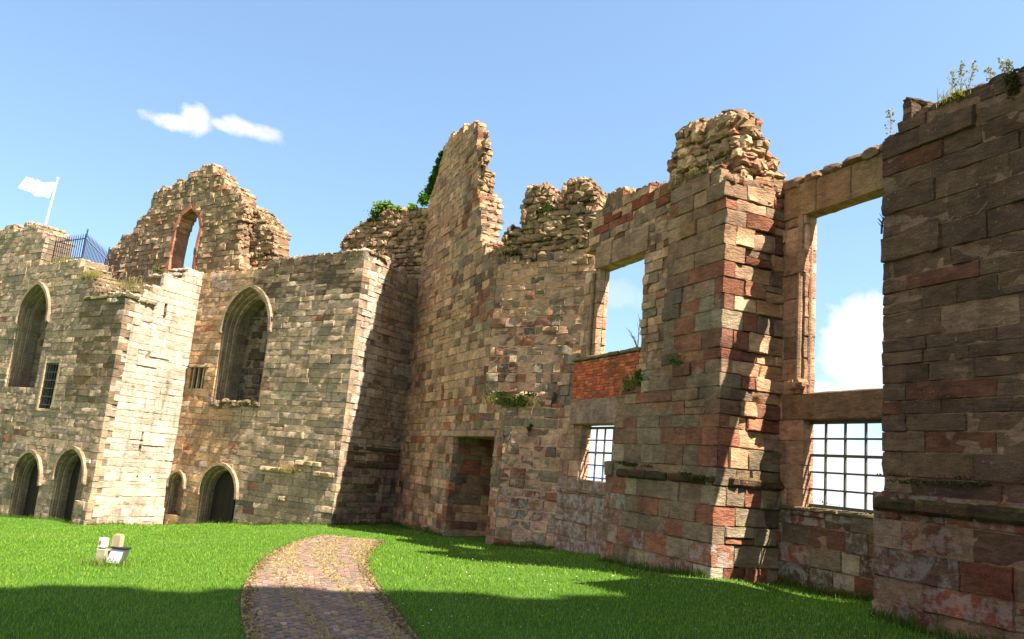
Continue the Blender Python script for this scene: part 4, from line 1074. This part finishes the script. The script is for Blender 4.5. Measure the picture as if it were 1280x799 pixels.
def path_mask(X, Y):
    # nearest station distance test
    mid = (LS + RS) / 2; d = np.hypot(X[:, None] - mid[None, ::3, 0], Y[:, None] - mid[None, ::3, 1]); i = d.argmin(1) * 3
    a = RS[i, :2] - LS[i, :2]; w2 = (a ** 2).sum(1); t = ((X - LS[i, 0]) * a[:, 0] + (Y - LS[i, 1]) * a[:, 1]) / w2
    ah = (np.abs((X - mid[i, 0]) * -a[:, 1] + (Y - mid[i, 1]) * a[:, 0]) / np.sqrt(w2)) < .35
    return (t > -.015) & (t < 1.015) & ah
mb = MB(); rg = np.random.default_rng(123)
def lawn_points(y0, y1, dens):
    xw = y1 * .72 + 1; n = int((y1 - y0) * 2 * xw * dens); X = rg.uniform(-xw, xw, n); Y = rg.uniform(y0, y1, n)
    k = np.abs(X) < Y * .72 + .8; X, Y = X[k], Y[k]
    k = in_courtyard(X, Y); X, Y = X[k], Y[k]; k = ~path_mask(X, Y); return X[k], Y[k]
for (y0, y1, dens, h, w) in ((5.2, 9, 1300, .05, .007), (9, 13, 800, .05, .009), (13, 19, 420, .05, .013), (19, 27, 230, .05, .018), (27, 34, 140, .055, .022)):
    X, Y = lawn_points(y0, y1, dens)
    p = np.column_stack([X, Y, zg(X, Y) - .022])
    pat = np.sin(X * 1.3 + np.sin(Y * .9) * 2) * np.sin(Y * 1.1 + np.cos(X * .7) * 2) * .5 + .5
    hh = h * (.55 + .4 * pat)
    n = len(X)
    dry = np.clip((np.sin(X * .9 + 1.7 * np.sin(Y * .55)) * np.sin(Y * .8 + 1.3 * np.cos(X * .5)) + rg.normal(0, .45, n)) - .25, 0, 1)
    k0 = len(mb.c)
    blades(mb, p, hh, w, rg, (.070, .205, .006), (.26, .385, .055), .45)
    dv = np.repeat(dry * .4, 5)[:, None]; mb.c[k0][:, :3] = mb.c[k0][:, :3] * (1 - dv) + np.array([.32, .37, .08]) * dv

struct(mb.build('grass', M_GRASS), 'stuff')
# fringe of longer grass along the wall feet
mb = MB()
def fringe(w, u0, u1, v, n, h=.11):
    u = rg.uniform(u0, u1, n); q = w.P + u[:, None] * w.d + (v - np.abs(rg.normal(0, .07, n)))[:, None] * w.b
    blades(mb, np.column_stack([q, zg(q[:, 0], q[:, 1]) - .02]), h, .014, rg, (.05, .12, .015), (.12, .17, .03), .5, .4)
fringe(M, -.1, 4, -.12, 900); fringe(M, uLL, UC, -.1, 700); fringe(M, UC, 0, V1 - .02, 900); fringe(SPL, 0, uend, -.02, 500); fringe(M, UCO, dl, -.02, 800); fringe(R2, 0, L2, -.02, 500); fringe(PB, 0, LB, -.02, 900); fringe(R1, 0, L1, -.13, 500); fringe(PA, -12, 0, -.03, 1200)
struct(mb.build('grass_fringe', M_GRASS), 'stuff')
# daisies in the shaded lawn
mb = MB()
n = 230; X = rg.uniform(-2.5, 5.5, n); Y = rg.uniform(9, 19, n); k = in_courtyard(X, Y) & ~path_mask(X, Y); X, Y = X[k], Y[k]
for x, y in zip(X, Y):
    z = float(zg(x, y)) + .035; r = .011; a = rg.uniform(0, 6)
    mb.add([(x + r * math.cos(a + t * math.pi / 3), y + r * math.sin(a + t * math.pi / 3), z + rg.normal(0, .003)) for t in range(6)], [(0, 1, 2, 3), (0, 3, 4, 5)], None, (.7, .7, .66, 1) if rg.random() < .85 else (.6, .5, .05, 1))
struct(mb.build('daisies', leaf_mat('petal', .2)), 'stuff')

# ================================================================== plants on the walls
def leaf_cloud(mb, pts, size, rng, c1, c2):
    n = len(pts)
    nr = rng.normal(0, 1, (n, 3)); nr[:, 2] += .5; nr /= np.linalg.norm(nr, axis=1)[:, None]
    a = np.cross(nr, rng.normal(0, 1, (n, 3))); a /= np.linalg.norm(a, axis=1)[:, None]; b2 = np.cross(nr, a)
    s = size * rng.uniform(.6, 1.3, n)[:, None]
    v = np.stack([pts - a * s * .5, pts + b2 * s * .38 + nr * s * .1, pts + a * s * .6, pts - b2 * s * .38 + nr * s * .1], 1).reshape(-1, 3)
    f = rng.random(n)[:, None]; c = (np.array(c1) * (1 - f) + np.array(c2) * f) * rng.lognormal(0, .2, n)[:, None]
    mb.add(v, np.arange(n * 4).reshape(-1, 4), None, np.repeat(c, 4, 0))
def plant(name, label, cat, W, px, py, v, n, su, sv, sz, size, c1, c2, seed, bladesn=0, bh=.25, bc=((.30, .24, .08), (.2, .22, .05)), stems=3, group=None):
    rng = np.random.default_rng(seed); u, z = W.uz(px, py, v); base = W.xyz(u, v, z)
    t = thing(name, label, cat, tuple(base), {'wall_plant': 'plants growing on the ruined walls', 'moss_clump': 'moss clumps on the wall tops', 'grass_tuft': 'dry grass tufts on the masonry'}[name])
    if n:
        mb = MB(); k = max(3, n // 40); cl = np.column_stack([rng.normal(0, su, k), rng.normal(0, sv, k), np.abs(rng.normal(0, sz, k))])
        i = rng.integers(0, k, n); loc = cl[i] + rng.normal(0, 1, (n, 3)) * np.array([su, sv, sz]) * .33
        leaf_cloud(mb, W.map(loc + (u, v, z)), size, rng, c1, c2); mb.build('leaves', M_LEAF, t)
        mb = MB()
        for j in range(0 if name == 'moss_clump' else stems): mb.tube([base, W.map([cl[j % k] * .5 + (u, v, z)])[0] + (0, 0, .02), W.map([cl[j % k] + (u, v, z)])[0]], .012, .004, 5, (.12, .09, .05, 1))
        (mb.build('stem', M_BARK, t) if mb.n else None)
    if bladesn:
        mb = MB(); loc = np.column_stack([rng.normal(0, su * 1.1, bladesn), rng.normal(0, sv, bladesn), rng.normal(0, .03, bladesn)])
        blades(mb, W.map(loc + (u, v, z)), bh, .012, rng, bc[0], bc[1], .7, .4); mb.build('grass_blades', M_GRASS, t)['kind'] = 'stuff'
    return t
G1, G2 = (.045, .11, .015), (.10, .17, .03)
# ivy on the tall wall's shoulder
rng = np.random.default_rng(5)
mb = MB(); pts = []
for (px, py, w_, r, nn) in ((553, 196, M, .16, 160), (550, 206, M, .22, 220), (547, 217, M, .26, 260), (543, 228, M, .3, 300), (539, 240, M, .34, 340), (531, 252, M, .36, 360), (516, 261, KW, .22, 260), (500, 263, KW, .16, 170), (490, 262, KW, .18, 180), (478, 263, KW, .36, 420), (470, 270, KW, .30, 300), (463, 277, KW, .18, 140), (484, 256, KW, .2, 140), (452, 281, KW, .1, 60)):
    u, z = w_.uz(px, py, .1); pts.append(w_.map(np.column_stack([u + (.26 if w_ is M else .05) + rng.normal(0, r * .24, nn * 2), (-.02 if w_ is M else .12) + rng.normal(0, r * (.25 if w_ is M else .7), nn * 2), z + rng.normal(0, r * .34, nn * 2)])))
ivy = thing('ivy', 'bright green ivy hanging over the shoulder of the tallest wall', 'ivy', tuple(M.xyz(M.uz(540, 240)[0], .35, M.uz(540, 250)[1])))
leaf_cloud(mb, np.vstack(pts[:6]), .13, rng, (.045, .12, .012), (.09, .18, .02)); mb.build('leaves', M_LEAF, ivy)
mb = MB(); leaf_cloud(mb, np.vstack(pts[6:]), .13, rng, (.10, .19, .02), (.17, .24, .04)); mb.build('leaves', M_LEAF, ivy)
plant('wall_plant', 'large clump of green weeds and dry grass on the ledge above the doorway', 'plant', SPL, 640, 505, -.05, 620, .42, .12, .14, .075, G1, (.16, .20, .04), 31, 420, .22)
plant('wall_plant', 'narrow dark green plant hanging beside the orange brick infill', 'plant', M, 795, 486, .12, 420, .12, .12, .22, .07, G1, G2, 32, 260, .2)
plant('wall_plant', 'small green tuft growing from the pier face right of the brick infill', 'plant', M, 848, 455, -.02, 120, .12, .05, .08, .06, G1, G2, 33)
plant('wall_plant', 'brown dry bush drooping from the ledge below the twin rubble stumps', 'plant', SPU, 636, 318, -.02, 380, .26, .12, .10, .06, (.06, .05, .02), (.10, .09, .03), 34, 240, .22, ((.16, .11, .05), (.1, .09, .03)))
plant('wall_plant', 'dark green bush sprouting between the twin rubble stumps', 'plant', SPU, 683, 268, -.05, 300, .14, .12, .20, .07, (.03, .06, .012), (.07, .10, .02), 35)
plant('moss_clump', 'yellow mossy grass under the rubble crown of the middle pier', 'moss', M, 876, 224, .15, 200, .30, .08, .05, .05, (.20, .17, .02), (.12, .11, .02), 36, 260, .13)
plant('grass_tuft', 'dry straw coloured grass at the left foot of the middle pier crown', 'grass', M, 848, 236, .15, 0, .25, .08, .05, .05, G1, G2, 37, 260, .2, ((.36, .26, .10), (.28, .2, .08)))
plant('moss_clump', 'dark green moss along the left end of the middle pier ledge', 'moss', M, 790, 583, -.12, 420, .30, .05, .035, .04, (.05, .06, .012), (.10, .10, .02), 51)
plant('moss_clump', 'olive moss cushion along the right end of the middle pier ledge', 'moss', M, 868, 600, -.12, 420, .32, .05, .035, .04, (.05, .055, .012), (.09, .085, .02), 52)
plant('moss_clump', 'dark moss along the weathered ledge of the right pier', 'moss', M, 1165, 606, -.12, 520, .42, .05, .03, .035, (.045, .045, .015), (.08, .075, .025), 53)
plant('moss_clump', 'bright yellow moss tuft at the top edge of the right pier', 'moss', M, 1192, 128, .03, 260, .10, .08, .07, .05, (.30, .26, .03), (.17, .16, .02), 38, 90, .14)
plant('moss_clump', 'dark brown moss hanging at the top right corner of the right pier', 'moss', M, 1268, 118, -.02, 260, .07, .05, .12, .05, (.07, .06, .02), (.11, .09, .025), 39)
plant('grass_tuft', 'dry grass covering the sloping wall head below the iron railing', 'grass', PA, 114, 348, .1, 200, .35, .15, .22, .06, (.22, .19, .05), (.12, .13, .03), 40, 520, .28, ((.34, .27, .10), (.2, .2, .05)))
plant('grass_tuft', 'straw grass growing on the wall head in front of the railing', 'grass', PA, 75, 328, .2, 90, .7, .15, .04, .06, (.22, .19, .05), (.12, .13, .03), 41, 420, .18, ((.34, .27, .10), (.2, .2, .05)))
plant('grass_tuft', 'tall dry grass on top of the sunlit buttress beside the gable', 'grass', R1, 170, 365, .3, 120, .45, .2, .08, .06, (.20, .18, .05), (.1, .12, .03), 42, 420, .38, ((.36, .28, .12), (.24, .2, .08)))
plant('wall_plant', 'small leafy plant on the sill of the gable window', 'plant', PB, 198, 338, .15, 220, .2, .12, .12, .07, G1, (.18, .2, .04), 43)
plant('wall_plant', 'dark trailing plant under the gable beside the sunlit buttress', 'plant', PB, 236, 352, .05, 260, .16, .08, .22, .07, (.05, .06, .02), (.14, .13, .03), 44)
plant('wall_plant', 'tiny yellow weed in the dark masonry right of the large arched window', 'plant', PB, 347, 346, -.02, 60, .09, .03, .06, .06, (.3, .26, .03), (.2, .2, .03), 45)
plant('wall_plant', 'green weed by the right end of the large arched window hood', 'plant', PB, 345, 392, -.02, 110, .06, .04, .14, .06, (.08, .10, .02), (.15, .14, .03), 46)
plant('moss_clump', 'yellow moss on the corner where the plain wall top ends', 'moss', PB, 452, 321, .1, 220, .25, .12, .05, .05, (.24, .19, .02), (.13, .12, .02), 47, 60, .1)
plant('grass_tuft', 'wisps of dry grass hanging from the broken string course', 'grass', PB, 362, 588, -.1, 90, .3, .05, .06, .05, (.25, .18, .04), (.2, .18, .04), 48, 160, .16, ((.40, .27, .08), (.3, .22, .06)))
plant('wall_plant', 'small green fern on the splayed wall right of the doorway', 'plant', SPL, 660, 536, -.03, 100, .07, .03, .06, .06, G1, G2, 49)
plant('grass_tuft', 'low weeds along the foot of the wall left of the doorway', 'grass', M, 520, 662, -.1, 200, .6, .08, .06, .06, (.12, .12, .03), (.08, .10, .02), 50, 300, .14)
def weed(px, py0, py1, W, v, label, seed, nst=1):
    rng = np.random.default_rng(seed); u, z0 = W.uz(px, py0, v); _, z1 = W.uz(px, py1, v); t = thing('weed', label, 'weed', tuple(W.xyz(u, v, z0)), 'weeds on the right pier')
    mb = MB(); lf = MB()
    for k in range(nst):
        uu = u + rng.normal(0, .07); h = (z1 - z0) * rng.uniform(.7, 1); a = W.xyz(uu, v, z0 - .05); b_ = W.xyz(uu + rng.normal(0, .05), v, z0 + h)
        mb.tube([a, (a + b_) / 2 + rng.normal(0, .01, 3), b_], .006, .003, 5, (.3, .25, .14, 1))
        n = 70; f = rng.random(n) ** .7; p = a + (b_ - a) * f[:, None] + rng.normal(0, .045, (n, 3)) * (1.1 - f[:, None] * .6); leaf_cloud(lf, p, .04, rng, (.32, .27, .14), (.24, .24, .10))
    mb.build('stem', M_WOOD, t); lf.build('leaves', M_LEAF, t)
weed(1203, 117, 78, M, .2, 'tall dry seed head standing on the right pier', 61, 3)
weed(1119, 163, 130, M, .2, 'short leafy weed at the left shoulder of the right pier', 62, 1)
weed(1256, 103, 72, M, .2, 'thin wispy weeds near the right end of the right pier top', 63, 3)
def twigs(W, v, px, py, ends, name, label, cat):
    u, z = W.uz(px, py, v); p0 = W.xyz(u, v, z); mb = MB()
    for ex, ey in ends:
        uu, zz = W.uz(ex, ey, v); p1 = W.xyz(uu, v + .05, zz); d = p1 - p0
        mb.tube([p0, p0 + d * .5 + (0, 0, .03), p1], .016, .006, 5)
        for k in range(4): f = .4 + .15 * k; q = p0 + d * f; mb.tube([q, q + d * .22 + np.array([.06 * (-1) ** k, 0, .03])], .007, .003, 4)
    return tag(mb.build(name, plain_mat('bark', (.06, .045, .035), (.035, .03, .025), 10, .9)), label, cat)
twigs(M, V2 + .3, 797, 436, ((784, 412), (798, 396), (790, 420)), 'bare_twig', 'bare dark twigs standing in the upper window over the brick infill', 'twig')
twigs(M, .05, 1102, 292, ((1099, 276), (1101, 270)), 'bare_twig', 'tiny sprig on the left edge of the right pier', 'twig')

# ================================================================== railing, flag, sign, lamp group
def railing():
    pA = [PA.xyz(*[(u, .5, z) for u, z in [PA.uz(px, py, .5)]][0]) for px, py in ((45, 303), (62, 298), (109, 291))]
    bA = [PA.xyz(*[(u, .5, z) for u, z in [PA.uz(px, py, .5)]][0]) for px, py in ((44, 331), (58, 328), (104, 326))]
    D2 = Wall(pA[2][:2], dirv(75))
    e = D2.uz(136, 314); eb = D2.uz(131, 368)
    t = thing('iron_railing', 'dark blue spiked iron railing on the wall head between crenellated turret and gable', 'railing', tuple(bA[0]))
    runs = [(pA[0], pA[1], bA[0], bA[1], 7), (pA[1], pA[2], bA[1], bA[2], 17), (pA[2], D2.xyz(e[0], 0, e[1]), bA[2], D2.xyz(e[0], 0, eb[1]), 17)]
    base = None
    for (t0, t1, b0, b1, n) in runs:
        t0, t1, b0, b1 = map(np.array, (t0, t1, b0, b1)); b0 = np.array([t0[0], t0[1], b0[2]]); b1 = np.array([t1[0], t1[1], b1[2]])
        for f in (.12, .80):
            m = MB(); m.tube([b0 + (t0 - b0) * f, b1 + (t1 - b1) * f], .028, n=5); m.build('rail', M_IRON, t)
        for k in range(n):
            w = (k + .5) / n; a = b0 + (b1 - b0) * w; c = t0 + (t1 - t0) * w; m = MB(); d = (c - a)
            m.tube([a, a + d * .9], .02, n=5); m.tube([a + d * .9, a + d * 1.0], .02, .002, 5); m.build('picket', M_IRON, t)
        m = MB(); m.tube([b1 - (0, 0, .1), t1 + (0, 0, .1)], .03, n=6); m.tube([t1 + (0, 0, .08), t1 + (0, 0, .14), t1 + (0, 0, .2)], .045, .02, 6); m.build('post', M_IRON, t)
railing()
# a second, rusty stretch beyond the first on the buttress top
# flag
fq = Wall(PA.at(-6, 4.0), (.96, .25))
ub, zb = fq.uz(53, 296); ut, zt = fq.uz(72, 224)
ut_ = ub + (ut - ub)
fp = thing('flagpole', 'thin white flagpole leaning behind the crenellated turret', 'flagpole', tuple(fq.xyz(ub, 0, zb - 2)))
p0 = fq.xyz(ub, 0, zb); p1 = fq.xyz(ut, 0, zt); p00 = p0 + (p0 - p1) * .6
m = MB(); m.tube([p00, p1], .055, .035, 10); m.build('pole', M_WHITE, fp)
m = MB(); m.tube([p1, p1 + (p1 - p0) * .012, p1 + (p1 - p0) * .03], .06, .05, 10); m.build('finial', M_WHITE, fp)
m, nt, N, L, PP = node_mat('flag_cloth'); b = NB(nt)
at = b.n('ShaderNodeAttribute', attribute_name='Col'); L.new(at.outputs['Color'], PP.inputs['Base Color']); PP.inputs['Roughness'].default_value = .8
tr = b.n('ShaderNodeBsdfTranslucent'); L.new(at.outputs['Color'], tr.inputs['Color']); mx = b.n('ShaderNodeMixShader'); mx.inputs[0].default_value = .5
L.new(PP.outputs[0], mx.inputs[1]); L.new(tr.outputs[0], mx.inputs[2]); L.new(mx.outputs[0], nt.nodes['Material Output'].inputs['Surface'])
M_FLAG = m
c00 = np.array(fq.uz(70, 229)); c01 = np.array(fq.uz(61, 248)); c10 = np.array(fq.uz(33, 219)); c11 = np.array(fq.uz(24, 234))
mb = MB(); na_, nb_ = 24, 14; vv = []; cc = []
for i in range(na_ + 1):
    for j in range(nb_ + 1):
        s, t = i / na_, j / nb_
        q = c00 * (1 - s) * (1 - t) + c10 * s * (1 - t) + c01 * (1 - s) * t + c11 * s * t
        dep = .16 * s ** .6 * math.sin(s * 9 + t * 1.5); q = q + np.array([0, -.10 * math.sin(s * math.pi) + .06 * math.sin(s * 11)])
        vv.append((q[0], dep, q[1]))
        d = min(abs(s - .5) * 1.6, abs(t - .5)); diag = min(abs(s - t), abs(s + t - 1))
        col = (.86, .85, .86)  # pale cloth with faintly tinted stripes
        if d < .07: col = (.82, .62, .68)
        elif d < .14: col = (.87, .87, .87)
        elif diag < .04: col = (.82, .70, .76)
        elif diag > .17: col = (.62, .61, .80)
        cc.append(col)
mb.add(fq.map(vv), [(i * (nb_ + 1) + j, i * (nb_ + 1) + j + 1, (i + 1) * (nb_ + 1) + j + 1, (i + 1) * (nb_ + 1) + j) for i in range(na_) for j in range(nb_)], None, np.array(cc))
tag(mb.build('flag', M_FLAG, None, True), 'pale flag with faint crossed stripes flying from the white pole', 'flag')
# small wall sign
u, z = PA.uz(111, 577); m = MB(); m.box(PA, u - .12, u + .12, -.03, .0, z - .055, z + .055)
sg = thing('wall_sign', 'small white plaque fixed to the wall between doorway and sunlit buttress', 'sign', tuple(PA.xyz(u, 0, z)))
m.build('plate', M_WHITE, sg)
m = MB()
for k in range(2): m.box(PA, u - .08, u + .08 - .04 * k, -.033, -.0305, z + .01 - .035 * k, z + .02 - .035 * k)
m.build('lettering', M_IRON, sg)

# lamp group on the lawn
gpos = ground_hit(140, 706); LW = Wall((gpos[0], gpos[1]), dirv(180 - 75)); zl = float(gpos[2])
pxm = gpos[1] / 993.
def lu(px, py, v=0.): return LW.uz(px, py, v)
uu0, zz0 = lu(133, 700); uu1, _ = lu(143, 700); _, ztop_ = lu(140, 668)
wp = thing('wooden_post', 'short square timber post with a small white box, standing on the sunny lawn', 'post', tuple(LW.xyz(uu0, .1, zl)))
m = MB(); m.box(LW, uu0, uu1 - .005, .06, .18, zl - .2, ztop_ - .02); m.box(LW, uu0 + .01, uu1 - .015, .07, .17, ztop_ - .02, ztop_, ); m.build('shaft', M_WOOD, wp)
ba, bz0 = lu(125, 683); bb, bz1 = lu(134, 673)
m = MB(); m.box(LW, ba, bb, -.04, .058, bz0, bz1); m.box(LW, ba - .008, bb + .006, -.047, -.04, bz0 - .006, bz1 + .006); eb = m.build('switch_box', M_WHITE, wp)
m = MB(); uc_, zc_ = lu(127.5, 678); m.box(LW, uc_ - .018, uc_ + .018, -.054, -.0475, zc_ - .035, zc_ + .035); m.build('red_mark', M_REDP, eb)
m = MB(); m.tube([LW.xyz(ba + .03, .0, bz0), LW.xyz(ba + .02, -.02, bz0 - .05), LW.xyz(ba + .05, .0, zl)], .014, n=6); m.build('cable', M_BLACK, wp)
ka, kz0 = lu(121, 700); kb, kz1 = lu(135, 687)
cb_ = MB(); stone_block(cb_, LW, ka, kb, zl - .05, kz1, -.06, .14, (.4, .35, .28, 1), np.random.default_rng(2), .004, .012)
tag(cb_.build('concrete_block', M_BLOCK, None), 'small beige concrete block on the grass against the timber post', 'block')
fl = thing('floodlight', 'grey box floodlight tipped back on the grass beside the timber post', 'lamp', tuple(LW.xyz(*lu(146, 700)[:1], .0, zl)))
fa, fz = lu(136, 702); fb, fz1 = lu(156, 687)
def fbx(m, a, b_, v0, v1, z0, z1, lean=.12):
    v = []
    for (v_, z_) in ((v0, z0), (v1, z0)):
        pass
    P8 = [(a, v0, z0), (b_ + .02, v0, z0), (b_ + .0, v1, z0), (a, v1, z0)]; T8 = [(a + .0, v0 + lean, z1), (b_ - .02, v0 + lean, z1), (b_ - .02, v1 + lean, z1), (a + .0, v1 + lean, z1)]
    m.add(LW.map(P8 + T8), [(0, 3, 2, 1), (4, 5, 6, 7), (0, 1, 5, 4), (1, 2, 6, 5), (2, 3, 7, 6), (3, 0, 4, 7)])
m = MB(); fbx(m, fa, fb, -.10, .05, zl + .03, fz1); m.build('housing', M_STEEL, fl)
m = MB(); fbx(m, fa + .02, fb - .015, -.112, -.098, zl + .05, fz1 - .03); m.build('glass', M_GLASS, fl)
m = MB(); m.box(LW, fa - .01, fb + .0, -.02, .19, fz1, fz1 + .02); m.build('visor', M_BLACK, fl)
m = MB(); m.tube([LW.xyz(fa - .01, 0, zl - .03), LW.xyz(fa - .02, .0, zl + .12)], .022, n=6); m.build('bracket', M_BLACK, fl); m = MB(); m.tube([LW.xyz(fb + .01, 0, zl - .03), LW.xyz(fb + .015, .0, zl + .12)], .014, n=6); m.build('bracket', M_BLACK, fl)
rng = np.random.default_rng(12); gt = MB()
n = 420; q = LW.map(np.column_stack([rng.normal(uu0 + .1, .28, n), rng.normal(-.12, .12, n), np.zeros(n)])); q[:, 2] = zg(q[:, 0], q[:, 1]) - .02
blades(gt, q, .13, .012, rng, (.05, .15, .015), (.30, .30, .08), .6, .35)
tag(gt.build('grass_tuft', M_GRASS), 'long uncut grass tuft around the floodlight on the lawn', 'grass')

# ================================================================== beyond the wall: trees on the slope
def tree(px, py, dist, h, spread, label, seed, bare=False):
    rng = np.random.default_rng(seed); r = ray(px, py); top = r / r[1] * dist; gz = float(zg(top[0], top[1])); h = top[2] - gz
    t = thing('tree', label, 'tree', (top[0], top[1], gz), 'trees beyond the wall'); base = np.array([top[0], top[1], gz - .2])
    mb = MB(); mb.tube([base, base + (0.1, 0, h * .5), base + (0, .1, h * .85)], .18, .05, 8, (.1, .08, .06, 1)); ends = []
    for k in range(14):
        f = rng.uniform(.35, .85); a = base + np.array([.05, .05, h * f]); d = np.array([rng.normal(0, 1), rng.normal(0, 1), .9]); d /= np.linalg.norm(d); e = a + d * spread * rng.uniform(.6, 1.1); e[2] = min(e[2], top[2] - .1)
        mb.tube([a, (a + e) / 2 + (0, 0, .1), e], .05, .012, 5, (.1, .08, .06, 1)); ends.append(e)
        if bare:
            for j in range(6):
                s = a + (e - a) * rng.uniform(.4, 1); mb.tube([s, s + np.array([rng.normal(0, .3), rng.normal(0, .3), rng.uniform(.2, .6)])], .014, .004, 4)
    mb.build('trunk', plain_mat('tree_bark', (.09, .07, .05), (.05, .04, .03), 5, .9), t)
    ends = np.array(ends); n = 500 if bare else 2600
    p = ends[rng.integers(0, len(ends), n)] + rng.normal(0, spread * .24, (n, 3)); p[:, 2] = np.minimum(p[:, 2], top[2] + rng.normal(0, .08, n))
    mb = MB(); leaf_cloud(mb, p, .10, rng, (.05, .09, .025), (.10, .14, .04)); mb.build('crown', M_LEAF, t)
tree(1024, 633, 30, 7, 1.0, 'dense green bush showing low behind the left of the barred window', 71)
tree(1066, 634, 34, 7, 1.0, 'thin sparse treetop behind the middle of the large barred window', 72, True)
tree(741, 608, 38, 7, .9, 'leafy treetop low behind the small barred window', 73)

for o in list(bpy.data.objects):
    if '_w' in o: del o['_w']
